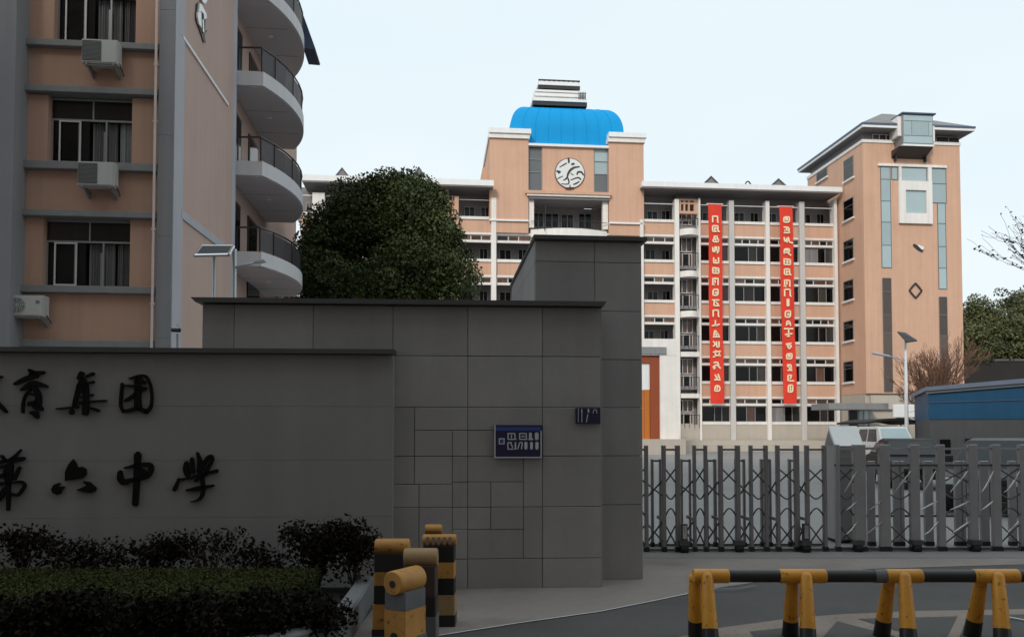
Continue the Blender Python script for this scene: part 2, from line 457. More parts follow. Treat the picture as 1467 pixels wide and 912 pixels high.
def crown_points(ells, n_clumps, per, cr, zsq=0.75):
    """leaf clumps spread over and through a set of ellipsoids (cx, cy, cz, rx, ry, rz)"""
    pts, tones = [], []
    vol = np.array([e[3] * e[5] for e in ells]); vol = vol / vol.sum()
    for k in range(n_clumps):
        e = ells[RNG.choice(len(ells), p=vol)]
        d = RNG.normal(size=3); d /= np.linalg.norm(d)
        r = 1 - 0.55 * RNG.random() ** 1.8
        c = np.array(e[:3]) + d * r * np.array(e[3:])
        q = cr * (0.55 + 0.8 * RNG.random())
        m = int(per * (q / cr) ** 2)
        pts.append(clump_points(c, (q, q, q * zsq), m)); tones.append(np.full(m, RNG.random()))
    return np.concatenate(pts), np.concatenate(tones)
def limbs(mb, p0, p1, r0, r1, levels, spread, rnd, n=6, kids=3, rmin=0.0):
    p0, p1 = Vector(p0), Vector(p1)
    k = 4
    pts = [p0.lerp(p1, i / k) for i in range(k + 1)]
    L = (p1 - p0).length
    for i in range(1, k): pts[i] += Vector((rnd.uniform(-1, 1), rnd.uniform(-1, 1), rnd.uniform(-1, 1))) * L * 0.05
    mb.tube(pts, [r0 + (r1 - r0) * i / k for i in range(k + 1)], n if levels > 1 else 4)
    if levels <= 0: return
    for j in range(kids):
        t = rnd.uniform(0.45, 1.0)
        q = pts[min(k, int(t * k))]
        d = (p1 - p0).normalized()
        w = Vector((rnd.uniform(-1, 1), rnd.uniform(-1, 1), rnd.uniform(-.35, .9))).normalized()
        e = (d * (1 - spread) + w * spread).normalized() * L * rnd.uniform(0.5, 0.8)
        limbs(mb, q, q + e, max(rmin, r1 * rnd.uniform(.6, .9)), max(rmin, r1 * 0.3), levels - 1, spread, rnd, n, kids, rmin)

exec_parts = []
# ================================================================== SCHOOL BUILDING
S = Frame((1060 - PU) / FPX * 75, 75.0, 5.5)
sb = S.empty('school_building', 'long peach six storey school building with blue domed centre behind the gate', 'building')
sx = lambda u, d=0.0, v=450: S.x(u, d, v)
sz = lambda u, v, d=0.0: S.z(u, v, d)
UBOX = {}
def ubox(m):                                  # one shared unit box per material
    if m.name not in UBOX:
        UBOX[m.name] = MB().box(-.5, .5, -.5, .5, -.5, .5).mesh('pane', m)
    return UBOX[m.name]
def sbox(name, m, parent, x0, x1, y0, y1, z0, z1):
    o = link(name, ubox(m), parent, ((x0 + x1) / 2, (y0 + y1) / 2, (z0 + z1) / 2), (x1 - x0, y1 - y0, z1 - z0))
    return o
def window(parent, x0, x1, z0, z1, y, cuts, mats, fm=None, fw=0.06, name='window', depth=0.08):
    """a frame with one pane between each pair of cuts (fractions of the width)"""
    fm = fm or M['wframe']
    mb = MB()
    mb.box(x0, x1, y, y + depth, z0, z0 + fw); mb.box(x0, x1, y, y + depth, z1 - fw, z1)
    c = [0] + list(cuts) + [1]
    for i, t in enumerate(c):
        xx = x0 + (x1 - x0) * t
        a, b = (xx, xx + fw) if i == 0 else ((xx - fw, xx) if i == len(c) - 1 else (xx - fw * .5, xx + fw * .5))
        mb.box(a, b, y, y + depth, z0 + fw, z1 - fw)
    w = mb.build(name, fm, parent)
    for i in range(len(c) - 1):
        sbox('pane', mats[i % len(mats)], w, x0 + (x1 - x0) * c[i] + fw * .6, x0 + (x1 - x0) * c[i + 1] - fw * .6, y + depth * .5, y + depth * .7, z0 + fw * .5, z1 - fw * .5)
    return w

rw = random.Random(3)
ZR0 = sz(1175, 604.0)
ZR5 = sz(1175, 320.5)
PR = (ZR5 - ZR0) / 5
ZR = [ZR0 + PR * k for k in range(6)]
ZL5 = sz(690, 310.5); PL = ZL5 - sz(690, 371)
ZL = [ZL5 - PL * (5 - k) for k in range(6)]
P_, G_, B_ = M['pane'], M['pane_grey'], M['pane_brown']
def bay(x0, x1, zs, pitch, kind, floors=range(6), below=None):
    s = pitch / 3.72
    for k in floors:
        z = zs[k]
        # sill, spandrel, lintel, transom rail
        if k != below: box('sill', M['white'], sb, x0, x1, -.10, .26, z - .25 * s, z)
        if k > 0:
            lo = zs[k] - .25 * s - 1.15 * s
            if k != below: box('spandrel_panel', M['peach'], sb, x0, x1, 0, .24, lo, z - .25 * s - .002)
            box('lintel_band', M['white'], sb, x0, x1, -.05, .26, lo - .17 * s, lo - .002)
            zt = lo - .17 * s
            box('transom_rail', M['white'], sb, x0, x1, -.03, .22, zt - .53 * s - .15 * s, zt - .53 * s)
            n = rw.choice([2, 2, 3])
            cuts = [(j + rw.uniform(.85, 1.15)) / (n + 1) for j in range(n)]
            window(sb, x0, x1, zt - .53 * s, zt, .10, cuts, [rw.choice([B_, B_, G_, B_, P_]) for _ in range(n + 1)], fw=.09, name='transom_window')
        # opening above this sill
        if k == below: continue
        h = 1.43 * s
        if kind == 'glazed' and k < 5:
            pat = rw.choice([([.46, .72], [P_, G_, P_]), ([.3, .62], [P_, G_, P_]), ([.35, .62], [P_, B_, P_]), ([.55], [P_, G_]), ([.45, .7], [P_, P_, G_])])
            pp = [M['curtain'] if rw.random() < .07 else q for q in pat[1]]
            window(sb, x0, x1, z, z + h, .14, pat[0], pp, fm=M['aframe'], fw=.055)
        elif kind == 'open' or k == 5:
            # open gallery: doors and windows sit in the back wall
            w = x1 - x0
            for (a, b, top) in rw.choice([[(.18, .52, .62), (.70, .98, .62)], [(.12, .46, .62), (.66, .92, .66)], [(.25, .60, .55), (.72, 1.0, .6)]]):
                window(sb, x0 + a * w, x0 + b * w, z - .5, z + h * top + .020 * z, 1.52, [.5], [P_, P_], fm=M['aframe'], fw=.06, name='gallery_window')
            if k == 5:
                box('gallery_rail', M['roofwhite'], sb, x0, x1, .02, .10, z + h + .02, z + h + .09)
def column(u0, u1, v, m, z0, z1, d0=-.32, d1=.5, bu=None):
    return box('column', m, sb, sx(u0, d0, v), sx(u1, d0, v), d0, d1, z0, z1)

XE = sx(1201.5)                                # where the wing meets the corner tower
XL = sx(425)
ZTOP_R = sz(1060, 270.5, -1.4)                 # underside of the right fascia
ZTOP_L = sz(690, 265.5, -1.4)
# body of the wings
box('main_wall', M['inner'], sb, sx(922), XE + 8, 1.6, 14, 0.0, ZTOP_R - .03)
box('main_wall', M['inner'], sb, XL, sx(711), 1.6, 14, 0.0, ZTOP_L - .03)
for zs, a, b in ((ZR, sx(922.5), XE - .02), (ZL, XL, sx(711) - .02)):
    for k in range(1, 6):
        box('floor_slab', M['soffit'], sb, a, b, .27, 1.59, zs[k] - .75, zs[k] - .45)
# fascias and roofs
fr = MB().box(sx(921, -1.4), sx(1207, -1.4, 272), -1.4, -.9, ZTOP_R, ZTOP_R + .46).build('fascia', M['roofwhite'], sb)
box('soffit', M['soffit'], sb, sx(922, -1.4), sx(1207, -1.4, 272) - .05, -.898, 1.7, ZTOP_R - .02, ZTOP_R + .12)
box('roof', M['tile_roof'], sb, sx(922), XE + 1, 1.72, 15, ZTOP_R, ZTOP_R + .3)
box('fascia', M['roofwhite'], sb, sx(430, -1.4), sx(707.5, -1.4, 262), -1.4, -.9, ZTOP_L, ZTOP_L + .50)
box('soffit', M['soffit'], sb, sx(430, -1.4), sx(707, -1.4, 262), -.898, 1.7, ZTOP_L - .02, ZTOP_L + .12)
box('roof', M['tile_roof'], sb, XL, sx(706), 1.72, 15, ZTOP_L, ZTOP_L + .3)
# right wing: bays between columns
bays_r = [(922.5, 967.6, 'open'), (1004.5, 1046, 'glazed'), (1053, 1098.5, 'glazed'), (1104, 1147, 'glazed'), (1154.3, 1197, 'glazed')]
for (a, b, kd) in bays_r:
    bay(sx(a), sx(b), ZR, PR, kd)
for (a, b, m, top) in ((967.6, 974, 'white', 285), (1002, 1004.6, 'white', 284), (1046, 1053, 'column', 287), (1098.6, 1104, 'white', 288), (1147, 1154.3, 'column', 289), (1197, 1201.3, 'white', 286)):
    column(a, b, 450, M[m], 0, sz((a + b) / 2, top, -.32))
# ground storey wall and plinth
box('base_wall', M['beige'], sb, sx(974), XE + .1, -.06, 1.5, 0, ZR[0] - .26)
box('base_wall', M['beige'], sb, sx(922), sx(967), -.06, 1.5, 0, ZR[0] - .26)
stp = MB()
stp.box(sx(940), XE + 2, -4.2, -.35, 0, .95); stp.box(sx(930), XE + 2.2, -5.0, -4.2, 0, .62)
stp.build('entrance_terrace', M['beige'], sb)
# stair bay with bowed balconies
def bowed(x0, x1, y, bulge, z0, z1, m, name, n=12, back=.6):
    pts = [(x0 + (x1 - x0) * i / n, y - bulge * math.sin(math.pi * i / n)) for i in range(n + 1)]
    return MB().plan([(x0, y + back)] + pts + [(x1, y + back)], z0, z1).build(name, m, sb)
SX0, SX1 = sx(974.2), sx(1001.8)
box('stair_wall', M['inner'], sb, SX0, SX1, 1.0, 1.59, 0, ZTOP_R - .05)
for (v0, v1) in ((327, 336), (387.5, 396), (445, 453.6), (503, 510), (563, 569.5)):
    z1_, z0_ = sz(988, v0, -.5), sz(988, v1, -.5)
    bowed(SX0, SX1, -.1, .55 if v0 < 500 else .12, z0_, z1_, M['white'], 'stair_balcony')
for k, (v0, v1) in enumerate(((305, 327), (339, 387), (399, 445), (455, 503), (512, 563), (571, 612))):
    za, zb = sz(988, v1, .9), sz(988, v0, .9)
    window(sb, SX0 + .15, SX1 - .35, za + .3, za + (zb - za) * .50, .88, [.30, .78], [B_, P_, B_], fw=.07, name='stair_window')
    window(sb, SX0 + .15, SX1 - .35, za + (zb - za) * .54, zb - .1, .88, [.25, .6], [P_, B_, B_], fw=.07, name='stair_window')
    rl = MB()
    zr_ = za + (zb - za) * .42
    rl.tube([(SX0, -.15, zr_), (SX0 + .6, -.55, zr_), (SX1 - .6, -.55, zr_), (SX1, -.15, zr_)], .035, 6)
    for t in (.12, .36, .64, .88):
        xx = SX0 + (SX1 - SX0) * t
        rl.tube([(xx, -.42, za - .05), (xx, -.42, zr_)], .022, 5)
    rl.build('stair_rail', M['rail'], sb)
# lattice over the stair
lat = MB()
zl0, zl1 = sz(988, 302.5), sz(988, 286)
zm = (zl0 + zl1) / 2 + .1
for (a, b, c, d) in ((SX0, SX1, zl0 - .25, zl0), (SX0, SX1, zm, zm + .16), (SX0, SX1, zl1 - .10, zl1 + .05)): lat.box(a, b, -.05, .25, c, d)
for t in (0, .22, .46, .76): 
    xx = SX0 + (SX1 - SX0) * t
    for (c, d) in ((zl0, zm), (zm + .16, zl1 - .1)): lat.box(xx, xx + (.16 if t < .7 else .42), -.05, .25, c, d)
lat.build('stair_screen', M['peach'], sb)
# left wing
bays_l = [(657, 704, 'open'), (585, 630, 'open'), (540, 580, 'open'), (490, 535, 'open'), (465, 486, 'open'), (430, 447, 'open')]
for (a, b, kd) in bays_l: bay(sx(a), sx(b), ZL, PL, kd, floors=range(1, 6))
for (a, b, m) in ((704, 711, 'white'), (630, 637, 'peach'), (651, 657, 'peach'), (580, 585, 'white'), (535, 540, 'white'), (486, 490, 'column'), (447, 464.5, 'white')):
    column(a, b, 340, M[m], 0, sz((a + b) / 2, 283 if a > 700 else 276, -.32) if m != 'peach' else sz((a + b) / 2, 281, -.32))
lat = MB()
for v in (289, 297, 309): lat.box(sx(637), sx(651), -.02, .2, sz(644, v) - .12, sz(644, v) + .12)
for u in (640.5, 647): lat.box(sx(u), sx(u + 2), -.02, .2, sz(644, 309) + .12, sz(644, 280))
lat.build('stair_screen', M['peach'], sb)
for (v0, v1) in ((336, 345), (396, 404), (455, 463)):
    bowed(sx(637), sx(651), -.1, .45, sz(644, v1, -.4), sz(644, v0, -.4), M['white'], 'stair_balcony')

# ---- domed centre
D = -.30
XPL0, XPL1, XPR0, XPR1 = sx(701.5, D, 260), sx(757, D, 260), sx(872.5, D, 260), sx(922.3, D, 260)
zp0 = sz(730, 314.5, D)
zc1 = sz(730, 192.5, D)
zc2 = zc1
for (a, b, cl) in ((XPL0, XPL1, 0), (XPR0, XPR1, 1)):
    box('pylon', M['peach'], sb, a, b, D, 8, zp0, zc1 - .4)
    box('pylon_cornice', M['white'], sb, a - .12, b + .10, D - .18, 8.2, zc1 - .4 + .003, zc1 + .02)
    box('pylon_cap', M['roofwhite'], sb, a - .06, b + .22, D - .32, 8.3, zc1 + .023, zc1 + .46)
    # lower storeys under the pylon
    box('pylon_string_course', M['roofwhite'], sb, a, b, D - .12, .4, zp0 - .16, zp0 - .003)
    zlow = sz(730, 333, D)
    box('pylon_base', M['peach'], sb, a + (.5 if cl == 0 else 0), b, D + .05, .6, zlow, zp0 - .163)
box('pylon_return', M['peach'], sb, XPL0 - .46, XPL0 - .003, 3.0, 9, sz(697, 262, 3), sz(697, 240, 3))
column(917.2, 922, 330, M['white'], 0, sz(919, 315, D), d0=-.42)
# bays below the pylons and the centre
for (a, b) in ((711.2, 762), (764, 860), (862, 917)):
    zz = ZL if a < 800 else ZR
    bay(sx(a), sx(b), zz, PL if a < 800 else PR, 'open', floors=range(1, 6), below=5)
    box('main_wall', M['inner'], sb, sx(a) - .1, sx(b) + .1, 1.6, 13, 0, sz(760, 333))
# central shaft: glass slots, emblem panel, cornice, loggia
zdb = sz(815, 211.5, 0.0)                      # foot of the dome
zco1, zco0 = sz(815, 275.5, D), sz(815, 284.5, D)
box('shaft_wall', M['peach'], sb, sx(777.3), sx(851.5), .0, 6, zco1 + .002, zdb - .002)
for (a, b, mm) in ((757.3, 777, 'greyglass'), (851.8, 872.3, 'teal')):
    x0, x1 = sx(a), sx(b)
    fb = MB()
    zz = [zco1, zco1 + (zdb - zco1) * .44, zco1 + (zdb - zco1) * .72, zdb - .02]
    fb.box(x0, x0 + .07, .1, .2, zz[0], zz[-1]); fb.box(x1 - .07, x1, .1, .2, zz[0], zz[-1])
    for q in zz: fb.box(x0 + .07, x1 - .07, .1, .2, q, q + .06)
    w = fb.build('window', M['aframe'], sb)
    for i in range(3):
        sbox('pane', M['greyglass'] if (mm == 'greyglass' or i == 0) else M['teal'], w, x0 + .07, x1 - .07, .16, .19, zz[i] + .06, zz[i + 1])
box('eave_band', M['roofwhite'], sb, sx(756, -.05), sx(874, -.05), -.25, 2, zdb + .0, zdb + .22)
box('cornice', M['peach'], sb, sx(753, D - .35), sx(876.5, D - .35), D - .35, 1, (zco0 + zco1) / 2 + .02, zco1)
box('cornice', M['white'], sb, sx(755, D - .25), sx(874.5, D - .25), D - .25, 1, zco0 + .12, (zco0 + zco1) / 2 + .018)
box('cornice', M['soffit'], sb, sx(757), sx(873), D - .1, 2.5, zco0 - .1, zco0 + .118)
for (a, b) in ((757.5, 765), (864, 871.5)):
    box('loggia_post', M['white'], sb, sx(a), sx(b), -.05, .5, sz(815, 327), zco0 - .102)
box('loggia_wall', M['inner'], sb, sx(757), sx(873), 2.6, 3, sz(815, 334), zco0 - .105)
box('loggia_floor', M['soffit'], sb, sx(757), sx(873), 0, 2.59, sz(815, 336), sz(815, 334))
for (a, b, t) in ((764, 779, 306), (781, 801, 306), (804, 822, 307), (829, 848, 305)):
    window(sb, sx(a, 2.5), sx(b, 2.5), sz(815, 327, 2.5), sz(815, t, 2.5), 2.5, [.5], [P_, P_], fm=M['aframe'], name='gallery_window')
x0, x1 = sx(761, -.4), sx(871, -.4)
bowed(x0, x1, -.1, .9, sz(815, 337.5, -.9), sz(815, 327, -.9), M['white'], 'balcony_parapet', n=20, back=1.2)
rl = MB(); zz = sz(815, 316, -.8)
rl.tube([(x0 + (x1 - x0) * i / 12, -.2 - .7 * math.sin(math.pi * i / 12), zz) for i in range(13)], .03, 5)
for i in range(1, 12): rl.tube([(x0 + (x1 - x0) * i / 12, -.2 - .7 * math.sin(math.pi * i / 12), sz(815, 328, -.8)), (x0 + (x1 - x0) * i / 12, -.2 - .7 * math.sin(math.pi * i / 12), zz)], .014, 4)
rl.build('balcony_rail', M['rail'], sb)
MB().tube([(sx(780.5, -.9), -.9, sz(780, 331, -.9)), (sx(782, -.9), -.9, sz(782, 294, -.9))], .035, 6).build('flag_pole', M['rail'], sb)
# dome: a cloister vault with a flattened crown, swept back from the front
def prof(t):                                   # half width factor against height
    return t
dome = MB()
xc = (sx(731, .4, 185) + sx(893.5, .4, 188)) / 2
hw = (sx(893.5, .4, 188) - sx(731, .4, 185)) / 2
zb_, zsh, zt_ = zdb + .225, sz(815, 187, .4), sz(805, 154.5, 1.6)
rows = [(hw, 0.0, zb_), (hw, 0.0, zsh)]
for i in range(1, 11):
    a = math.pi / 2 * i / 10
    inset = (1 - math.cos(a)) * hw * .34
    rows.append((hw - inset, inset * .8, zsh + (zt_ - zsh) * math.sin(a)))
rows.append((hw * .45, hw * .45, zt_ + .16))
DEEP = 13.0
nr = 26
vs, fs = [], []
for (h_, y_, z_) in rows:
    ring = []
    for i in range(nr + 1): ring.append((xc - h_ + 2 * h_ * i / nr, .4 + y_, z_))
    ring += [(xc + h_, .4 + y_ + (DEEP - 2 * y_) * i / 6, z_) for i in range(1, 7)]
    ring += [(xc + h_ - 2 * h_ * i / 6, .4 + DEEP - y_, z_) for i in range(1, 7)]
    ring += [(xc - h_, .4 + DEEP - y_ - (DEEP - 2 * y_) * i / 6, z_) for i in range(1, 6)]
    vs += ring
L_ = len(ring)
for r_ in range(len(rows) - 1):
    for i in range(L_):
        fs.append((r_ * L_ + i, r_ * L_ + (i + 1) % L_, (r_ + 1) * L_ + (i + 1) % L_, (r_ + 1) * L_ + i))
fs.append(list(range((len(rows) - 1) * L_, len(rows) * L_)))
dome.add(vs, fs)
dm = dome.build('dome', M['blue'], sb, smooth=True)
# standing seams of the dome's sheets
seam = MB()
for t in [-.78, -.56, -.33, -.11, .12, .34, .56, .79]:
    pts = [(xc + t * h_, .4 + y_ - .012, z_) for (h_, y_, z_) in rows[:-1]]
    seam.tube(pts, .022, 4)
seam.build('seam', M['blue'], dm)
# lantern above the dome: two louvred decks with dark soffits
la = MB()
def deck(u0, u1, v0, v1, d0, d1, mi, lean=0):
    a, b, zl, zh = sx(u0, d0, v0), sx(u1, d0, v0), sz(805, v1, d0), sz(805, v0, d0)
    la.prism([(a, zl), (b, zl), (b, zh), (a + lean, zh)], d0, d1, mi)
deck(768, 838, 150, 156, 2.6, 8, 0)
deck(763, 841, 145.5, 151.5, 1.4, 9, 2)
deck(764, 840.5, 140.5, 145.4, 1.3, 9.1, 0)
deck(768, 836, 138.5, 140.4, 1.8, 8.6, 2)
deck(766, 839, 134, 138.4, 1.5, 8.9, 0)
deck(767, 836, 132.5, 133.9, 1.8, 8.6, 2)
deck(766.5, 840, 129.5, 132.4, 1.5, 8.9, 0)
deck(776, 826, 127.5, 129.6, 2.6, 7.6, 0)
deck(771, 831, 122.5, 127.4, 1.9, 8.2, 2)
deck(771.5, 831, 117.5, 122.4, 1.8, 8.3, 0)
for i in range(9): deck(772 + i * 7, 773.8 + i * 7, 115.6, 117.45, 2.0, 2.15, 2)
deck(771.5, 831, 114.6, 115.5, 1.95, 2.2, 2)
for i in range(5): deck(829 + i * 2.3, 830 + i * 2.3, 131, 141, 1.25, 1.29, 2)
la.build('lantern', [M['roofwhite'], M['white'], M['rail']], sb)
# emblem
EC = S.h(816.5, 248.2, -.1); ER = sx(837.6, -.1, 248) - EC[0]
def ecirc(r, n=40): return [(EC[0] + r * math.cos(2 * math.pi * i / n), EC[1] + r * math.sin(2 * math.pi * i / n) * 1.02) for i in range(n)]
em = MB().prism(ecirc(ER * 1.03), -.06, -.003).build('emblem', M['bronze'], sb)
MB().prism(ecirc(ER * .97), -.11, -.062).build('disc', M['emblem_w'], em)
def ep(x, y): return S.h(780 + x / 14.03, 215 + y / 14.03, -.12)
marks = [[(480, 165, 30), (492, 210, 36), (488, 250, 30)], [(305, 345, 12), (380, 300, 22), (445, 262, 18)], [(250, 425, 34), (330, 435, 26), (280, 462, 26)],
         [(255, 580, 12), (310, 550, 18), (370, 522, 12)], [(375, 605, 10), (430, 585, 30), (462, 540, 26), (470, 480, 36), (520, 400, 42), (590, 350, 34), (700, 335, 22)],
         [(550, 285, 34), (595, 275, 34)], [(530, 470, 14), (580, 500, 16)], [(655, 490, 22), (668, 440, 30), (740, 435, 34), (785, 500, 26)],
         [(530, 602, 16), (620, 565, 20), (690, 550, 26), (730, 590, 26)], [(585, 690, 24), (640, 670, 26), (700, 632, 18)], [(340, 675, 12), (420, 688, 18), (490, 680, 18), (492, 620, 26), (470, 560, 22)],
         [(515, 700, 14), (512, 750, 22)], [(420, 765, 20), (500, 770, 40), (590, 755, 22)]]
ek = MB()
for s_ in marks:
    k_ = (ep(100, 0)[0] - ep(0, 0)[0]) / 100
    ek.stroke([(*ep(x, y), w * k_ * 1.15) for (x, y, w) in s_], -.13, -.112)
ek.build('emblem_mark', M['emblem_d'], em, fix=True)
# roof dormers and the things on the roof edge
for (uc, w_, vt, vb) in ((1018.5, 23, 253.5, 265), (1115, 25, 257, 268.5), (490, 22, 241.5, 256), (600, 20, 240, 257)):
    dz = 3.0
    a, b, c = S.h(uc - w_ / 2, vb, dz), S.h(uc + w_ / 2, vb, dz), S.h(uc, vt, dz)
    t_ = MB().prism([(a[0], a[1] - 2.2), (b[0], b[1] - 2.2), (b[0], b[1]), (c[0], c[1]), (a[0], a[1])], dz, dz + 3)
    dn = t_.build('dormer', M['soffit'], sb)
    e_ = MB().tube([(a[0] - .1, dz - .05, a[1] - .05), (c[0], dz - .05, c[1] + .05), (b[0] + .1, dz - .05, b[1] - .05)], .07, 5)
    e_.build('dormer_edge', M['greyglass'], dn)
for k in range(3):
    a = S.h(1056 + 5 * k, 266, 3); r_ = (.75, .45, .55)[k]
    MB().tube([(a[0] + r_ - r_ * math.cos(math.pi * i / 10 * (1, 1, .8)[k]), 3, a[1] - .9 + (1.0, 1.0, 1.35)[k] * math.sin(math.pi * i / 10)) for i in range(11)], .07, 5).build('vent_hoop', M['rail'], sb)

# ================================================================== CORNER TOWER
XT0 = XE + .004
lo, hi = -9.0, -1.0
for _ in range(50):
    mid = (lo + hi) / 2
    if S.x(1239, mid, 420) > XT0: lo, hi = lo, mid
    else: lo, hi = mid, hi
# sx grows with d, so pick the depth where the corner falls on the tower's left face
dlo, dhi = -14.0, 4.0
for _ in range(60):
    m_ = (dlo + dhi) / 2
    if S.x(1239, m_, 420) > XT0: dhi = m_
    else: dlo = m_
DT = dlo
tx = lambda u, v=420, d=None: S.x(u, DT if d is None else d, v)
tz = lambda v, u=1300, d=None: S.z(u, v, DT if d is None else d)
XT1 = tx(1377.5, 350)
DTB = 6.0
ct = S.empty('corner_tower', 'tall peach tower with hipped grey roof and glass bay, right of the red banners', 'building')
ZT = tz(206.5)
ZB = tz(563, 1225)
box('tower_wall', M['peach'], ct, XT0, XT1, DT, DTB, ZB, ZT)
box('tower_base', M['beige'], ct, XT0 + .02, XT1 - .3, DT + .25, DTB, 0, ZB - .003)
box('base_band', M['beige'], ct, tx(1245), tx(1302), DT - .05, DT + .24, tz(586), tz(566))
box('base_band', M['shedgrey'], ct, tx(1283), tx(1302), DT + .02, DT + .23, tz(598), tz(586.2))
box('parapet_band', M['white'], ct, XT0 - .08, XT1 + .06, DT - .08, DTB + .05, ZT + .003, ZT + .28)
ZC = tz(187.5)
ze = tz(182.5, 1262, DT - 1.0)
box('clerestory_wall', M['soffit'], ct, XT0 + .25, XT1 - .2, DT + .3, DTB - .2, ZT + .283, ze - .032)
window(ct, tx(1250, 195, DT + .2), tx(1278, 195, DT + .2), ZT + .35, ze - .15, DT + .2, [.35, .7], [B_, G_, B_], fm=M['wframe'])
window(ct, tx(1341, 195, DT + .2), tx(1374, 195, DT + .2), ZT + .35, ze - .15, DT + .2, [.55], [G_, G_], fm=M['aframe'])
# hipped roof with wide eaves
ov = 1.0
ex0, ex1, ey0, ey1 = XT0 - ov * .55, XT1 + ov * .8, DT - ov, DTB + ov
edge = MB().box(ex0, ex1, ey0, ey1, ze, ze + .22).build('eave', M['roofwhite'], ct)
box('eave_soffit', M['soffit'], edge, ex0 + .12, ex1 - .12, ey0 + .12, ey1 - .12, ze - .03, ze - .002)
box('gutter', M['eave'], edge, ex0 - .05, ex1 + .05, ey0 - .05, ey1 + .05, ze + .223, ze + .40)
rz_ = tz(163, 1262, (DT + DTB) / 2 - 2.4) - .1
rm = MB()
zb2 = ze + .402
A = [(ex0, ey0, zb2), (ex1, ey0, zb2), (ex1, ey1, zb2), (ex0, ey1, zb2)]
yr2 = (DT + DTB) / 2 - 2.4
r1, r2 = (tx(1263, 163, yr2), yr2, rz_ + .1), (tx(1276, 163, yr2), yr2, rz_ + .1)
rm.add(A + [r1, r2], [(0, 1, 5, 4), (1, 2, 5), (2, 3, 4, 5), (3, 0, 4), (3, 2, 1, 0)])
rm.build('roof', M['tile_roof'], ct)
# glass bay on the roof line
BF = DT - 1.35
bx0, bx1 = tx(1293.5, 190, BF), tx(1337, 190, BF)
bz0, bz1 = tz(207, 1315, BF), tz(164, 1315, BF)
bb = MB().box(bx0, bx1, BF + .03, DT + 3, bz0, bz1).build('glass_bay', M['aframe'], ct)
cw = (bx1 - bx0)
for (a, b, c, d) in ((.03, .28, .30, .76), (.30, .84, .30, .76), (.86, .97, .30, .76), (.03, .97, .79, .96), (.03, .97, .05, .27)):
    sbox('pane', M['teal'], bb, bx0 + a * cw, bx0 + b * cw, BF, BF + .028, bz0 + c * (bz1 - bz0), bz0 + d * (bz1 - bz0))
box('bay_roof', M['eave'], ct, bx0 - .12, bx1 + .2, BF - .15, DT + 3, bz1 + .003, bz1 + .12)
box('bay_sill', M['roofwhite'], ct, bx0 - .02, bx1 + .02, BF - .06, DT, bz0 - .16, bz0 - .003)
box('bay_cheek', M['white'], ct, bx0 - .32, bx0 - .003, DT - 1.12, DT + 3, ZT + .3, bz1 - .15)
box('bay_cheek', M['white'], ct, bx1 + .003, bx1 + .30, DT - 1.12, DT + 3, ZT - .1, bz1 - .9)
und = MB()
und.add([(bx0 - .3, BF, bz0 - .165), (bx1, BF, bz0 - .165), (bx1, DT - .001, bz0 - .85), (bx0 - .3, DT - .001, bz0 - .85), (bx0 - .3, DT - .001, bz0 - .165), (bx1, DT - .001, bz0 - .165)],
        [(0, 3, 2, 1), (0, 4, 3), (1, 2, 5), (0, 1, 5, 4)])
und.build('bay_underside', M['door_brown'], ct)
for xx in (bx0 - .1, bx1 - .1): box('bracket', M['rail'], ct, xx, xx + .12, DT - .35, DT - .002, bz0 - 1.15, bz0 - .5)
# tall glazing on the front
def gstrip(u0, u1, vs_, m, fm=None, ins=.04):
    x0, x1 = tx(u0, (vs_[0] + vs_[-1]) / 2), tx(u1, (vs_[0] + vs_[-1]) / 2)
    z = [tz(v) for v in vs_]
    fb = MB()
    fb.box(x0, x0 + .05, DT - ins, DT - .002, z[-1], z[0]); fb.box(x1 - .05, x1, DT - ins, DT - .002, z[-1], z[0])
    for q in z: fb.box(x0 + .05, x1 - .05, DT - ins, DT - .002, q - .03, q + .03)
    w = fb.build('window', fm or M['greyglass'], ct)
    for i in range(len(z) - 1):
        sbox('pane', m[i % len(m)], w, x0 + .05, x1 - .05, DT - ins * .6, DT - .004, z[i + 1] + .03, z[i] - .03)
T_ = M['teal']; BG = M['brownglass']
box('glazing_hood', M['white'], ct, tx(1260), tx(1358.5), DT - .16, DT - .002, tz(239.5), tz(236))
gstrip(1262, 1276.5, [240.5, 258, 289, 319, 352, 384], [T_])
gstrip(1276.8, 1286, [240.5, 258], [T_])
gstrip(1290, 1327.5, [240.5, 259.5], [T_])
gstrip(1333.5, 1355.5, [240.5, 262, 289.5], [T_])
gstrip(1343.5, 1355.5, [289.8, 319, 352, 383, 413], [T_])
gstrip(1265, 1278, [399, 418, 451, 477, 511, 541, 561], [BG])
gstrip(1346, 1358, [424.5, 450, 480, 512, 548, 570], [BG])
wf = MB()
x0, x1, z0, z1 = tx(1286.5, 290), tx(1334, 290), tz(320.5), tz(260)
ix0, ix1, iz0, iz1 = tx(1296, 290), tx(1325.5, 290), tz(306), tz(273)
for b_ in ((x0, ix0, z0, z1), (ix1, x1, z0, z1), (ix0, ix1, z0, iz0), (ix0, ix1, iz1, z1)):
    wf.box(b_[0], b_[1], DT - .22, DT - .003, b_[2], b_[3])
for uu in ((1286.5, 1290), (1328, 1333)): wf.box(tx(uu[0], 250), tx(uu[1], 250), DT - .20, DT - .003, z1 + .001, tz(240))
w = wf.build('window', M['white'], ct)
sbox('pane', T_, w, ix0 + .003, ix1 - .003, DT - .06, DT - .01, iz0 + .003, iz1 - .003)
mbk = MB().stroke([(*S.h(1309, 351, DT), .2), (*S.h(1315, 355.5, DT), .3), (*S.h(1320.5, 359, DT), .25)], DT - .10, DT - .002)
mbk.build('vent_flap', M['rail'], ct, fix=True)
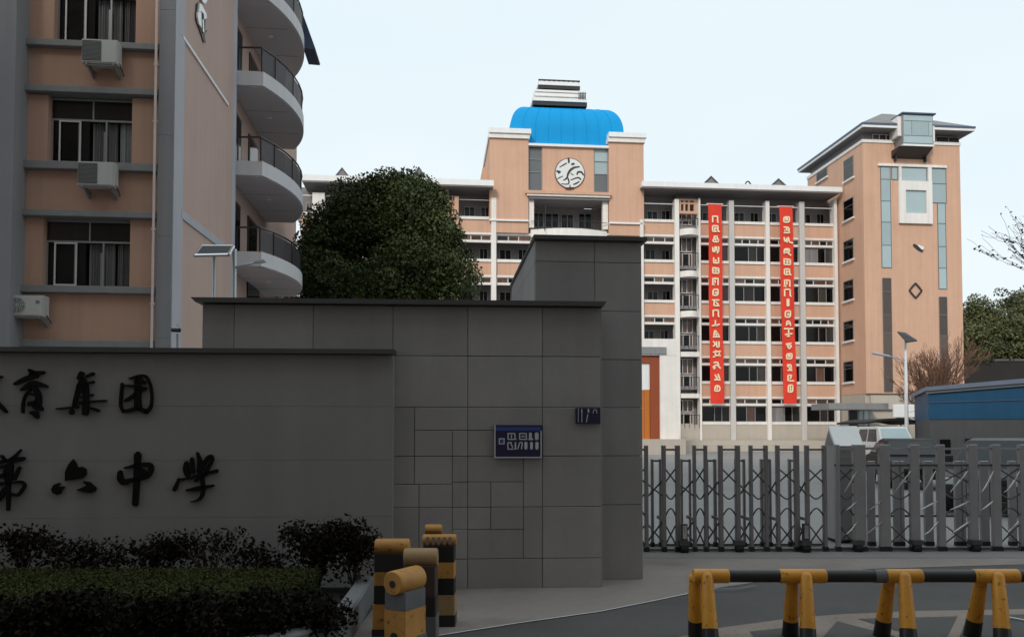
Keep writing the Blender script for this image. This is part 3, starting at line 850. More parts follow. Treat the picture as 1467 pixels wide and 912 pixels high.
MB().stroke([(*S.h(1314, 351.5, DT), .1), (*S.h(1320.5, 356, DT), .3)], DT - .14, DT - .102).build('vent_flap', M['roofwhite'], ct, fix=True)
c_ = S.h(1311.2, 416.3, DT); q = tx(1320, 416) - c_[0]
dmd = MB()
for (a, b) in (((-q, 0), (0, q * 1.15)), ((0, q * 1.15), (q, 0)), ((q, 0), (0, -q * 1.15)), ((0, -q * 1.15), (-q, 0))):
    dmd.stroke([(c_[0] + a[0], c_[1] + a[1], .12), (c_[0] + (a[0] + b[0]) / 2 * 1.04, c_[1] + (a[1] + b[1]) / 2 * 1.04, .15), (c_[0] + b[0], c_[1] + b[1], .12)], DT - .1, DT - .002)
dmd.build('diamond_frame', M['rail'], ct, fix=True)
# windows in the left face
def sidewin(u0, u1, v0, v1, name='side_window', m=None, x=None):
    x = XT0 if x is None else x
    y1_, _ = S.side(u0, v1, x); y0_, _ = S.side(u1, v1, x)
    za, zb = S.side((u0 + u1) / 2, v1, x)[1], S.side((u0 + u1) / 2, v0, x)[1]
    fb = MB()
    for (a, b, c, d) in ((y0_, y1_, za, za + .07), (y0_, y1_, zb - .07, zb), (y0_, y0_ + .07, za + .07, zb - .07), (y1_ - .07, y1_, za + .07, zb - .07), (y0_ + .07, y1_ - .07, (za + zb) / 2 + .25, (za + zb) / 2 + .28)):
        fb.box(x - .05, x - .002, a, b, c, d)
    w = fb.build(name, M['aframe'], ct)
    box('sill', M['white'], w, x - .16, x - .003, y0_ - .1, y1_ + .1, za - .16, za - .002)
    sbox('pane', m or P_, w, x - .03, x - .003, y0_ + .03, y1_ - .03, za + .03, zb - .03)
for (v0, v1) in ((224, 255), (283, 312), (341, 371), (399, 428), (457, 486), (515, 545)):
    sidewin(1209, 1223.5, v0 + 2, v1 + 2, m=G_ if v0 == 224 else P_)
sidewin(1170, 1186, 243, 257, m=G_)
# entrance under the tower
en = MB().box(sx(1180, -7), tx(1244) - .05, DT - 3.0, DT + .2, tz(586, 1220, DT - 3), tz(577, 1220, DT - 3)).build('entrance_canopy', M['pilaster'], ct)
window(ct, tx(1228), tx(1244), .6, tz(587), DT + .1, [.5], [T_, T_], fm=M['aframe'], name='entrance_window')
window(ct, tx(1214), tx(1227.5), .6, tz(587), DT + .1, [], [P_], fm=M['aframe'], name='entrance_window')

# ------------------------------------------------------------------ banners hanging on the right wing
# each character is a few thick printed strokes on a 0..10 grid, as they read in the photograph
GLY = dict(
    n=[[(1, 0), (1, 9)], [(1, 9), (8, 9)], [(8, 9), (8, 0), (9, 0)]],
    q=[[(1, 1), (1, 9)], [(1, 9), (8, 9)], [(8, 9), (8, 1), (10, 1)], [(1, 1), (6, 1)], [(4, 3), (4, 7), (6, 5)]],
    amp=[[(2, 1), (8, 1)], [(2, 1), (1, 4), (5, 6)], [(3, 6), (3, 9), (7, 9)], [(7, 9), (7, 6), (9, 4)], [(9, 4), (8, 1)], [(5, 6), (5, 3)]],
    vj=[[(1, 8), (1, 2), (4, 2)], [(2, 5), (4, 5)], [(4, 9), (4, 3)], [(6, 9), (6, 3), (9, 4)], [(9, 9), (9, 3), (7, 0)]],
    u=[[(2, 9), (2, 1)], [(2, 1), (9, 1)], [(9, 1), (9, 9)], [(5, 6), (5, 3)]],
    m=[[(1, 1), (1, 9)], [(1, 9), (9, 8)], [(9, 8), (9, 1)], [(5, 8), (5, 1)], [(1, 1), (9, 1)], [(3, 5), (7, 5)]],
    gate=[[(1, 0), (1, 9)], [(1, 9), (8, 9)], [(8, 9), (8, 0)], [(4, 7), (4, 3)], [(0, 0), (3, 0)]],
    box=[[(1, 0), (1, 9), (8, 9)], [(8, 9), (8, 0), (1, 0)], [(4, 3), (5, 6), (6, 3), (4, 3)]],
    c=[[(0, 9), (9, 9)], [(3, 9), (2, 1)], [(2, 1), (9, 1)], [(5, 6), (8, 3)]],
    t=[[(4, 9), (4, 5)], [(0, 2), (9, 4)], [(3, 4), (6, 2)]],
    a=[[(3, 9), (2, 3)], [(4, 9), (8, 3)], [(1, 1), (9, 1)], [(3, 5), (7, 5)], [(5, 7), (5, 2)]],
    kn=[[(1, 9), (4, 6), (1, 3)], [(5, 9), (5, 2), (8, 2)], [(8, 9), (8, 2)]],
    pu=[[(1, 7), (9, 8)], [(4, 9), (3, 3), (9, 3)], [(8, 6), (7, 3)], [(1, 1), (3, 2)]],
    qu=[[(1, 8), (6, 9), (7, 4)], [(0, 2), (4, 6), (9, 1)], [(3, 2), (1, 0)]],
    yi=[[(2, 8), (4, 3)], [(6, 9), (8, 3)], [(1, 1), (9, 1)], [(4, 6), (5, 3)]],
    o=[[(1, 1), (2, 8), (5, 9), (8, 7), (8, 1), (1, 1)], [(4, 3), (5, 7)]],
    four=[[(1, 1), (1, 9), (9, 9)], [(9, 9), (9, 1), (1, 1)], [(4, 8), (4, 4)], [(6, 8), (6, 4)]],
    za=[[(1, 9), (8, 9), (8, 1)], [(1, 1), (9, 1)], [(5, 7), (2, 4)], [(3, 5), (7, 5)]],
    wl=[[(1, 9), (2, 2), (4, 6)], [(5, 8), (5, 2)], [(7, 9), (8, 2), (13, 1)]],
    r=[[(1, 2), (1, 9), (8, 9)], [(8, 9), (8, 4), (1, 4)], [(6, 3), (10, 0)], [(3, 7), (6, 7)]],
    bar=[[(4, 10), (4, 0)], [(6, 10), (6, 0)]],
    ba=[[(2, 1), (3, 8), (7, 7)], [(7, 7), (8, 1)], [(2, 3), (6, 4)]],
    gong=[[(0, 9), (10, 9)], [(5, 9), (5, 1)], [(1, 2), (9, 3)], [(3, 0), (6, 0)]],
    wu=[[(1, 8), (8, 9)], [(2, 6), (8, 6), (8, 4)], [(3, 5), (5, 1), (7, 3)]],
    ni=[[(2, 9), (7, 9), (7, 3)], [(2, 9), (2, 6), (7, 5)], [(2, 1), (8, 1)], [(4, 7), (5, 2)]],
    li=[[(2, 9), (7, 9)], [(2, 9), (2, 1)], [(2, 1), (10, 1)], [(7, 9), (5, 4)]],
    ri=[[(2, 0), (2, 10), (8, 10)], [(8, 10), (8, 0), (2, 0)], [(5, 8), (5, 2)]],
)
def banner(u0, u1, v0, v1, lean, chars, label):
    d = -1.0
    x0, x1 = sx(u0, d, v0), sx(u1, d, v0)
    z1_, z0_ = sz((u0 + u1) / 2, v0, d), sz((u0 + u1) / 2, v1, d)
    dx = sx(u1 + lean, d, v1) - sx(u1, d, v1)
    b = thing('hanging_banner', label, 'banner', (S.o[0], S.o[1], 0), S.a, 'red banners on the school front')
    nz, nx = 40, 4
    vs, fs = [], []
    def surf(s, t):                                # s across 0..1, t down 0..1
        return (x0 + (x1 - x0) * s + dx * t + .03 * math.sin(9 * t + dx), d - .045 * math.sin(13 * t + s * 2.4 + dx) * (.3 + t) - .03 * math.sin(47 * t + s * 5) * abs(s - .5), z1_ + (z0_ - z1_) * t)
    for j in range(nz + 1):
        for i in range(nx + 1): vs.append(surf(i / nx, j / nz))
    for j in range(nz):
        for i in range(nx): fs.append((j * (nx + 1) + i, (j + 1) * (nx + 1) + i, (j + 1) * (nx + 1) + i + 1, j * (nx + 1) + i + 1))
    m0 = MB().add(vs, fs)
    n0 = len(vs)
    m0.add([(p[0], p[1] + .012, p[2]) for p in vs], [f[::-1] for f in fs])
    m0.build('cloth', M['red'], b, smooth=True)
    rod = MB().tube([(x0 - .15, d, z1_ + .03), (x1 + .15, d, z1_ + .03)], .04, 6)
    rod.tube([(x0 + .1, d, z1_), (x0 + .1, -.05, z1_ + .3)], .012, 4); rod.tube([(x1 - .1, d, z1_), (x1 - .1, -.05, z1_ + .3)], .012, 4)
    rod.tube([(x0 + dx, d, z0_ - .02), (x1 + dx, d, z0_ - .02)], .035, 6)
    rod.build('rod', M['roofwhite'], b)
    for (v, g, sc_) in chars:
        t = (v - v0) / (v1 - v0)
        c = surf(.5, t)
        w = .70 * sc_
        k = MB()
        for st in GLY[g]:
            pts = [(c[0] - w / 2 + p[0] / 10 * w, c[2] - w * .46 + p[1] / 10 * w * .92, .13) for p in st]
            k.stroke(pts, c[1] - .085, c[1] - .05)
        k.build('character', M['yellowtext'], b, fix=True)
banner(1014.3, 1033.6, 292.5, 578, .8, [(314, 'n', .95), (328, 'q', 1), (343, 'amp', 1), (358, 'vj', 1), (373.5, 'u', .95), (388, 'm', 1), (403.5, 'gate', 1), (419, 'box', .95), (434.5, 'c', 1), (449, 'n', 1),
        (464, 't', 1.1), (478.5, 'a', 1.1), (494, 'kn', 1.1), (507, 'pu', 1.2), (523, 'qu', 1.1), (540, 'yi', 1), (556, 'o', 1)],
       'long red banner with pale characters hanging beside the bowed stair balconies')
banner(1116.2, 1135.0, 296, 578, 2.8, [(315, 'four', .95), (330, 'za', 1), (344.5, 'wl', 1), (361, 'r', 1), (375.5, 'm', 1.05), (390, 'q', 1), (406, 'gate', 1), (419.5, 'n', 1.1), (434, 'bar', 1), (450, 'box', 1),
        (463, 'ba', .95), (476, 'gong', 1.2), (496, 'wu', 1), (510.5, 'four', .9), (526.5, 'ni', 1), (541.5, 'li', 1), (556.5, 'ri', 1)],
       'long red banner with pale characters hanging on the second bay from the tower')

# ------------------------------------------------------------------ white gate portal with orange doors
PO = Frame(0, 60, 5.5)
po = PO.empty('entrance_portal', 'white portal frame around orange doors beside the tall grey pillar', 'portal')
px = lambda u, v=560, d=0: PO.x(u, d, v)
pz = lambda v, u=945, d=0: PO.z(u, v, d)
zb = pz(628.5); zt = pz(485)
box('platform', M['beige'], po, px(880), px(975), -1.2, 3.5, 0, zb - .003)
box('jamb', M['white'], po, px(945.7), px(972.5), 0, 2.6, zb, pz(509))
box('jamb', M['white'], po, px(872), px(884), 0, 2.6, zb, pz(509))
hd = MB()
arc = [(px(945.7) + (px(963) - px(945.7)) * math.sin(i / 8 * math.pi / 2), pz(507) + (pz(495) - pz(507)) * (1 - math.cos(i / 8 * math.pi / 2))) for i in range(9)]
hd.prism([(px(872), pz(508.7)), (px(972.5), pz(508.7)), (px(972.5), zt), (px(872), zt)], 0, 2.6)
hd.build('lintel', M['white'], po)
box('cove_shade', M['pilaster'], po, px(884), px(945.6) + .5, -.10, -.002, pz(507), pz(497))  # grey sheet over the lintel, drawing the shading of its cove
box('door_frame', M['redbrown'], po, px(932.5), px(945.5), .2, .5, zb, pz(509.2))
box('door_frame', M['redbrown'], po, px(884.2), px(932.4), .2, .5, pz(520), pz(509.2))
dl = box('door', M['orange'], po, px(909), px(932.2), .3, .4, zb, pz(558))
for uu in (916, 924): box('door_groove', M['redbrown'], dl, px(uu), px(uu) + .03, .285, .299, zb + .1, pz(559))
box('door', M['orange'], po, px(885), px(908.6), .3, .4, zb, pz(558))
box('fanlight', M['roofwhite'], po, px(909), px(932.2), .3, .4, pz(557.5), pz(520.4))
box('fanlight', M['roofwhite'], po, px(885), px(908.6), .3, .4, pz(557.5), pz(520.4))
# ================================================================== LEFT APARTMENT-LIKE BLOCK
LX = (247 - PU) / FPX * 22.0
L = Frame(LX, 22.0, 5.5)
lb = L.empty('dormitory_block', 'brown peach block with curved balconies standing close behind the left sign wall', 'building')
lx = lambda u, v=300, d=0.0: L.x(u, d, v)
lz = lambda v, u=130, d=0.0: L.z(u, v, d)
XF0, XF1 = lx(19), lx(227)                      # peach bay between the pilasters
HL = 19.8
yr, _ = L.side(262, 300, 0.0)                   # end of the pale return
ye, _ = L.side(338.5, 300, 0.0)                 # end of the flank wall, start of the balconies
YEND = min(max(L.side(424, 340, -.30)[0], ye + 8.2), ye + 22)
# core
box('core_wall', M['inner_dark'], lb, XF0 - 6, -.35, .62, YEND - .05, 0, HL)
# pilasters
zj = [0, lz(613, 240), lz(485, 240), lz(341, 240), lz(198, 240), lz(20, 240), HL]
for a, b in zip(zj[:-1], zj[1:]):
    slab('pilaster', M['pilaster'], lb, lx(228.5), -.012, -.22, .6, a, b, c=.008)
box('pilaster_return', M['pale_return'], lb, -.35, 0.0, .603, yr, 0, HL)
box('pilaster_edge', M['pale_return'], lb, -.010, .004, -.2, .602, 0, HL)
box('pilaster', M['pilaster'], lb, XF0 - 5.5, lx(17.5, 300, -.7), -.7, .6, 0, HL)
# storeys
rows = [(-110, -50, -40, 63, 72, 128, 137), (63, 63, 63, 63, 72, 128, 137)]
STO = [dict(sill=(63, 72), low=(128, 137), wu=(72, 190), wv=(-45, 63)), dict(sill=(235, 246), low=(304, 313), wu=(66, 187), wv=(138, 235)), dict(sill=(411, 421), low=(488, 498), wu=(62, 187), wv=(313, 411)),
       dict(sill=(588, 598), low=(660, 670), wu=(60, 186), wv=(498, 588))]
for s in STO:
    zs1, zs0 = lz(s['sill'][0]), lz(s['sill'][1]); zl1, zl0 = lz(s['low'][0]), lz(s['low'][1]); zw1 = lz(s['wv'][0])
    if zl0 < 0: zl0, zl1 = .02, .2
    x0, x1 = lx(s['wu'][0]), lx(s['wu'][1])
    slab('ledge', M['ledge'], lb, XF0, XF1 + .003, -.20, .5, zs0, zs1, c=.012)
    slab('ledge', M['ledge'], lb, XF0, XF1 + .003, -.20, .5, zl0, zl1, c=.012)
    xs = [XF0 + .003, XF0 + .75, XF1]
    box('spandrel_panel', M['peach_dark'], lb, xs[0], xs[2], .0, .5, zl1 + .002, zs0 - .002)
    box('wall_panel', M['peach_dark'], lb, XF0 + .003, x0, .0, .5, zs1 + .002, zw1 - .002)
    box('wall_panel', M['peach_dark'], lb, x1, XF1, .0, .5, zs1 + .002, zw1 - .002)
    # window: fixed lights above, sliding sashes below, curtains behind
    H = zw1 - zs1
    zt_ = zs1 + H * .68
    W_ = x1 - x0
    mb = MB()
    y = .20
    for (a, b, c, d) in ((x0, x1, zs1 + .002, zs1 + .05), (x0, x1, zt_ - .025, zt_ + .025), (x0, x1, zw1 - .06, zw1 - .002)): mb.box(a, b, y, y + .07, c, d)
    for t in (0, .335, .66, 1): 
        xx = x0 + W_ * t; a, b = (xx, xx + .05) if t == 0 else ((xx - .05, xx) if t == 1 else (xx - .022, xx + .022))
        mb.box(a, b, y, y + .07, zs1 + .05, zt_ - .025)
    mb.box(x0 + W_ * .5 - .02, x0 + W_ * .5 + .02, y, y + .07, zt_ + .025, zw1 - .06)
    w = mb.build('window', M['aframe'], lb)
    # the open sash stands in front of its neighbour
    a, b = x0 + W_ * .10, x0 + W_ * .36
    sh = MB()
    for q in ((a, b, zs1 + .06, zs1 + .10), (a, b, zt_ - .07, zt_ - .03), (a, a + .035, zs1 + .1, zt_ - .07), (b - .035, b, zs1 + .1, zt_ - .07)): sh.box(q[0], q[1], y - .035, y - .002, q[2], q[3])
    sh.build('sash', M['wframe'], w)
    def glass(ta, tb, c, d, m): sbox('pane', m, w, x0 + W_ * ta + .03, x0 + W_ * tb - .03, y + .03, y + .04, c, d)
    low = (zs1 + .05, zt_ - .025); top = (zt_ + .025, zw1 - .06)
    glass(0, .335, *low, P_); glass(.335, .47, *low, P_)
    glass(0, .5, *top, M['pane_grey'] if s is not STO[0] else P_); glass(.5, 1, *top, M['pane_grey'])
    # curtain folds in the open right half
    def folds(ta, tb, m, c, d, yy=.36):
        n = 26; vs, fs = [], []
        for i in range(n + 1):
            xx = x0 + W_ * (ta + (tb - ta) * i / n)
            yo = yy + .035 * math.sin(i * 1.9 + ta * 9) + .02 * math.sin(i * .7)
            vs += [(xx, yo, c), (xx, yo, d)]
        for i in range(n): fs.append((2 * i, 2 * i + 2, 2 * i + 3, 2 * i + 1))
        MB().add(vs, fs).build('curtain', m, w, smooth=True)
    folds(.48, .78, M['curtain'], *low); folds(.80, .98, M['curtain_white'] if s is STO[1] else M['curtain'], *low)
    if s is STO[2]: folds(.02, .2, M['curtain'], *low)
    if s is not STO[3]: box('clothes_rail', M['aframe'], w, x0 + W_ * .62, x0 + W_ * .645, .25, .28, low[0], low[0] + H * .5)
# downpipe beside the pilaster
dp = MB().tube([(lx(225), -.27, 0.2), (lx(225), -.27, HL)], .035, 8)
for v in (95, 176, 330, 436): dp.box(lx(225) - .05, lx(225) + .05, -.30, -.18, lz(v) - .02, lz(v) + .03)
dp.build('downpipe', M['pipe'], lb, smooth=True)
# flank wall
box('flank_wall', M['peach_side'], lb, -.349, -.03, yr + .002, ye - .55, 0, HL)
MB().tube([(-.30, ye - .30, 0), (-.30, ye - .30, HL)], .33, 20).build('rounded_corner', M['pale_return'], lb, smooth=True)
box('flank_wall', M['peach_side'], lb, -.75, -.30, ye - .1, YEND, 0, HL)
def sp(u, v, x=0.0):
    y, z = L.side(u, v, x); return (y, z)
def side_poly(name, m, parent, pts, x0, x1):
    """outline on the flank (y, z), pushed out to x1"""
    n = len(pts)
    vs = [(x0, p[0], p[1]) for p in pts] + [(x1, p[0], p[1]) for p in pts]
    mb = MB().add(vs, [list(range(n)), list(range(2 * n - 1, n - 1, -1))] + [(i, (i + 1) % n, (i + 1) % n + n, i + n) for i in range(n)])
    return mb.build(name, m, parent, fix=True)
side_poly('raised_stripe', M['roofwhite'], lb, [sp(261.5, 50), sp(262, 55), sp(326.8, 152), sp(327, 148.5)], -.035, .02)
side_poly('raised_stripe', M['pale_return'], lb, [sp(259.5, 299), sp(259.5, 312), sp(318, 357), sp(329, 355)], -.035, .012)
# silver calligraphic relief high on the flank
sg = []
def zp(x, y): return sp(230 + x / 5.365, y / 5.365)
for (nm, mm, pts, a, b) in (
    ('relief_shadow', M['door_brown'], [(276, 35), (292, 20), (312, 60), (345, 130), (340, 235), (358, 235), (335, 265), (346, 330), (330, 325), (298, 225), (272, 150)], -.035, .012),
    ('relief_stroke', M['silver'], [(288, 24), (304, 38), (338, 105), (342, 140), (322, 150), (318, 110), (302, 88), (278, 92)], .014, .06),
    ('relief_stroke', M['silver'], [(270, 95), (298, 92), (300, 150), (300, 214), (282, 185), (270, 130)], .014, .06),
    ('relief_stroke', M['silver'], [(308, 150), (316, 150), (322, 258), (312, 240)], .014, .06),
    ('relief_stroke', M['silver'], [(298, -20), (318, -15), (345, 5), (330, 30), (312, 20)], .014, .06)):
    side_poly(nm, mm, lb, [zp(*p) for p in pts], a, b)
# curved balconies
zb3 = L.side(342, 207.5, .45)[1]
PITCHB = 3.30
Rb, ac_, bp_ = 7.0, 3.31, 1.73
def bcurve(n=18, grow=0.0):
    pts = []
    for i in range(n + 1):
        a = 6.62 * i / n
        pts.append((bp_ - (Rb - math.sqrt(Rb * Rb - (a - ac_) ** 2)) + grow, ye + a))
    return pts
for k in range(-1, 4):
    zt_ = zb3 + PITCHB * k
    pts = bcurve()
    poly = [(-.4, ye)] + pts + [(-.4, ye + 6.62)]
    MB().plan(poly, zt_ - .52, zt_).build('balcony', M['balcony'], lb)
    sf = MB().plan([(-.4, ye + .05)] + [(x - .05, y) for (x, y) in bcurve()][1:-1] + [(-.4, ye + 6.5)], zt_ - .545, zt_ - .523).build('balcony_soffit', M['bsoffit'], lb)
    box('soffit_joint', M['joint'], sf, -.3, 1.35, ye + 2.3, ye + 2.325, zt_ - .548, zt_ - .5465)
    box('soffit_joint', M['joint'], sf, -.3, 1.35, ye + 4.6, ye + 4.625, zt_ - .548, zt_ - .5465)
    MB().ring_revolve([(.10, -.02), (.10, .02)], 12, center=(.55, ye + 2.9, zt_ - .565)).build('ceiling_lamp', M['roofwhite'], sf)
    # balustrade
    gp = bcurve(9, -.06)
    rl = MB()
    gp2 = [(.02, ye + .06)] + gp
    rl.tube([(x, y, zt_ + .88) for (x, y) in gp2], .035, 6)
    for (x, y) in [gp2[0], gp2[1]] + gp2[2::2]: rl.box(x - .025, x + .025, y - .025, y + .025, zt_, zt_ + .85)
    rl.build('handrail', M['rail'], lb)
    for i in range(1, len(gp2) - 1):
        (xa, ya), (xb, yb) = gp2[i], gp2[i + 1]
        q = MB()
        dx_, dy_ = (yb - ya) * .02, -(xb - xa) * .02
        q.add([(xa, ya, zt_ + .06), (xb, yb, zt_ + .06), (xb, yb, zt_ + .80), (xa, ya, zt_ + .80), (xa - .012, ya, zt_ + .06), (xb - .012, yb, zt_ + .06), (xb - .012, yb, zt_ + .80), (xa - .012, ya, zt_ + .80)],
              [(0, 1, 2, 3), (7, 6, 5, 4), (0, 4, 5, 1), (3, 2, 6, 7), (0, 3, 7, 4), (1, 5, 6, 2)])
        q.build('balustrade_panel', M['railglass'], lb)
    # doors on to the balcony
    x = -.30
    for (a, b, h) in ((.75, 1.7, 2.1), (3.0, 4.6, 2.1)):
        d_ = box('balcony_door', M['door_brown'], lb, x + .001, x + .05, ye + a, ye + b, zt_ + .02, zt_ + h)
        box('door_panel', M['pane'], d_, x + .052, x + .06, ye + a + .12, ye + b - .12, zt_ + .3, zt_ + h - .15)
# windows of the ground floor seen under the lowest balcony
for (u0, u1, v0, v1) in ((353, 370, 401, 440), (396, 401, 406, 440)):
    y0_, y1_ = L.side(u0, v1, -.3)[0], L.side(u1, v1, -.3)[0]
    box('flank_window', M['pane'], lb, -.299, -.25, y0_, y1_, L.side(u0, 446, -.3)[1], L.side(u0, v0, -.3)[1])
za_, zb_a = L.z(440, 34, ye + 5), L.z(440, 81, ye + 5)
MB().add([(1.60, ye + 4.2, za_), (1.60, ye + 5.6, za_), (2.12, ye + 5.7, zb_a), (2.12, ye + 4.2, zb_a), (1.60, ye + 4.2, za_ - .05), (1.60, ye + 5.6, za_ - .05), (2.08, ye + 5.7, zb_a - .05), (2.08, ye + 4.2, zb_a - .05),
          (1.62, ye + 4.2, zb_a - .03), (1.62, ye + 5.7, zb_a - .03)],
         [(0, 1, 2, 3), (7, 6, 5, 4), (0, 4, 5, 1), (1, 5, 6, 2), (2, 6, 7, 3), (0, 3, 7, 4), (4, 7, 8), (5, 9, 6), (7, 6, 9, 8)]).build('awning', M['awning'], lb, fix=True)
box('roof', M['ledge'], lb, XF0 - 6, -.25, -.5, YEND + .05, HL, HL + .3)

# air conditioners on the block's front
def condenser(u0, u1, v0, v1, fan, label):
    yb = -.52
    x0, x1 = L.x(u0, yb, v0), L.x(u1, yb, v0); z1_, z0_ = L.z(u0, v0, yb), L.z(u0, v1, yb)
    t = thing('air_conditioner', label, 'air conditioner', (L.o[0], L.o[1], 0), L.a, 'air conditioners on the block front')
    w, h = x1 - x0, z1_ - z0_
    b = MB()
    c = .03
    b.box(x0 + c, x1 - c, yb, yb + .02, z0_ + c, z1_ - c); b.box(x0, x1, yb + .0201, yb + .34, z0_, z1_)
    b.box(x1 - .08, x1 + .03, yb + .10, yb + .25, z0_ + .05, z0_ + .18)
    b.build('casing', M['ac'], t)
    if fan:
        cx, cz, r = x0 + w * .30, z0_ + h * .52, h * .36
        g = MB()
        ring = [(cx + r * math.cos(i * math.pi / 10), cz + r * math.sin(i * math.pi / 10)) for i in range(20)]
        g.prism(ring, yb - .012, yb - .001); g.build('fan_recess', M['ac_grille'], t)
        g = MB()
        for q in (.95, .72, .48, .24):
            g.tube([(cx + r * q * math.cos(i * math.pi / 12), yb - .02, cz + r * q * math.sin(i * math.pi / 12)) for i in range(25)], .007, 4, caps=False)
        for i in range(8): g.tube([(cx, yb - .02, cz), (cx + r * math.cos(i * math.pi / 4), yb - .02, cz + r * math.sin(i * math.pi / 4))], .006, 4)
        g.build('fan_guard', M['ac'], t)
        g = MB(); g.box(x0 + w * .80, x0 + w * .9, yb - .01, yb - .001, z0_ + h * .6, z0_ + h * .75); g.build('handle', M['ac_grille'], t)
    else:
        a, b_ = x0 + .02, x0 + w * .55
        MB().box(a, b_, yb - .008, yb - .001, z0_ + .06, z1_ - .05).build('grille_backing', M['rubber'], t)
        g = MB()
        n = 15
        for i in range(n):
            zz = z0_ + .07 + (h - .13) * i / n
            g.box(a, b_, yb - .02, yb - .009, zz, zz + (h - .13) / n * .62)
        g.build('grille', M['ac_grille'], t)
    br = MB()
    for xx in (x0 + .1, x1 - .12):
        br.box(xx, xx + .04, yb + .02, .0, z0_ - .05, z0_ - .002)
        br.add([(xx, -.003, z0_ - .05), (xx + .04, -.003, z0_ - .05), (xx + .04, -.003, z0_ - .24), (xx, -.003, z0_ - .24), (xx, yb + .1, z0_ - .05), (xx + .04, yb + .1, z0_ - .05)],
               [(0, 1, 2, 3), (0, 3, 4), (1, 5, 2), (3, 2, 5, 4), (0, 4, 5, 1)])
    br.box(x0 + .05, x1 + .02, yb + .06, yb + .1, z0_ - .051, z0_ - .003)
    br.build('bracket', M['aframe'], t)
    MB().tube([(x1 - .02, yb + .2, z0_ + .12), (x1 + .03, yb + .25, z0_ - .04), (x1 + .02, -.12, z0_ - .1), (x1 - .02, .0, z0_ - .12)], .014, 6).build('hose', M['rail'], t)
condenser(117, 168, 55, 89, False, 'white air conditioner under the topmost window of the brown block')
condenser(111, 163, 230.5, 265, False, 'white air conditioner under the middle window of the brown block')
condenser(9, 62, 422, 452, True, 'white air conditioner with round fan below the lowest curtained window')

# ================================================================== BOUNDARY WALLS
ox, oy = ground(750, 842)
Wf = Frame(ox, oy, 3.6)
wx = lambda u, v=640, d=0.0: Wf.x(u, d, v)
wz = lambda v, u=700, d=0.0: Wf.z(u, v, d)
bw = Wf.empty('boundary_wall', 'grey stone clad wall with patched panels and dark coping carrying the navy plaque', 'wall')
GAP = .0026
def panel(parent, u0, u1, v0, v1, d=0.0, m='stone', fr=Wf, thick=.05, jit=0.0):
    um = (u0 + u1) / 2
    x0, x1 = fr.x(u0, d, 640), fr.x(u1, d, 640)
    z1_, z0_ = fr.z(700, v0, d), fr.z(700, v1, d)
    return MB().slab(x0 + GAP, x1 - GAP, d + jit, d + thick, max(z0_, .0) + GAP, z1_ - GAP, c=.004).build('stone_panel', M[m], parent)
C6 = [287, 333, 447, 562, 670, 777, 861]
R6 = [439, 510, 583, 653, 726, 800, 842.5]
rects = []
for i in range(6):
    for j in range(6):
        if i == 3 and j in (2, 3, 4): continue
        if i == 4 and j in (2, 3, 4): continue
        if i < 3 and j > 0: continue
        rects.append((C6[i], C6[i + 1], R6[j], R6[j + 1]))
rects += [(562, 593.6, 583, 653), (593.6, 670, 583, 616), (593.6, 648, 616, 653), (648, 670, 616, 653),
          (562, 593.6, 653, 693), (593.6, 648, 653, 693), (648, 670, 653, 690), (562, 600.5, 693, 726), (600.5, 648, 693, 726), (648, 670, 690, 726),
          (562, 600.5, 726, 800), (600.5, 648, 726, 800), (648, 670, 726, 758), (648, 670, 758, 800),
          (670, 777, 583, 616), (670, 777, 616, 653), (670, 749.6, 653, 690), (670, 703, 690, 726), (703, 749.6, 690, 726), (749.6, 777, 653, 726),
          (670, 703, 726, 758), (703, 749.6, 726, 758), (670, 749.6, 758, 800), (749.6, 777, 726, 800)]
rj = random.Random(5)
for r in rects: panel(bw, *r, jit=rj.uniform(0, .004))
box('backing', M['joint'], bw, wx(287.3), wx(860.7), .02, .30, 0, wz(439.5))
side_ = box('end_panel', M['stone'], bw, wx(861) - .001, wx(861) + .012, .004, .30, 0, wz(439.5))
zc = wz(438.6)
cp = MB()
cp.prism([(wx(287) - .04, zc), (wx(861) + .02, zc), (wx(861) + .05, zc + .05), (wx(287) - .09, zc + .05)], -.10, .36)
cp.build('coping', M['cap'], bw)
# sign wall in front
SD = -.14
sw = Wf.empty('sign_wall', 'long low grey wall carrying two rows of black brush lettering above the planter', 'wall')
xs0, xs1 = Wf.x(-430, SD, 620), Wf.x(563, SD, 620)
zst = wz(507.2, 420, SD)
zrow = [wz(v, 420, SD) for v in (582, 659, 740)] + [0.0]
prev = zst
for zz in zrow:
    MB().slab(xs0, xs1, SD, -.004, zz + .0008, prev - .0008, c=.0018).build('stone_panel', M['stone_sign'], sw)
    prev = zz
box('backing', M['cap'], sw, xs0 + .01, xs1 - .01, SD + .012, -.006, .002, zst - .006)
MB().prism([(xs0, zst + .002), (xs1 + .004, zst + .002), (xs1 + .02, zst + .05), (xs0, zst + .05)], SD - .09, .02).build('coping', M['cap'], sw)
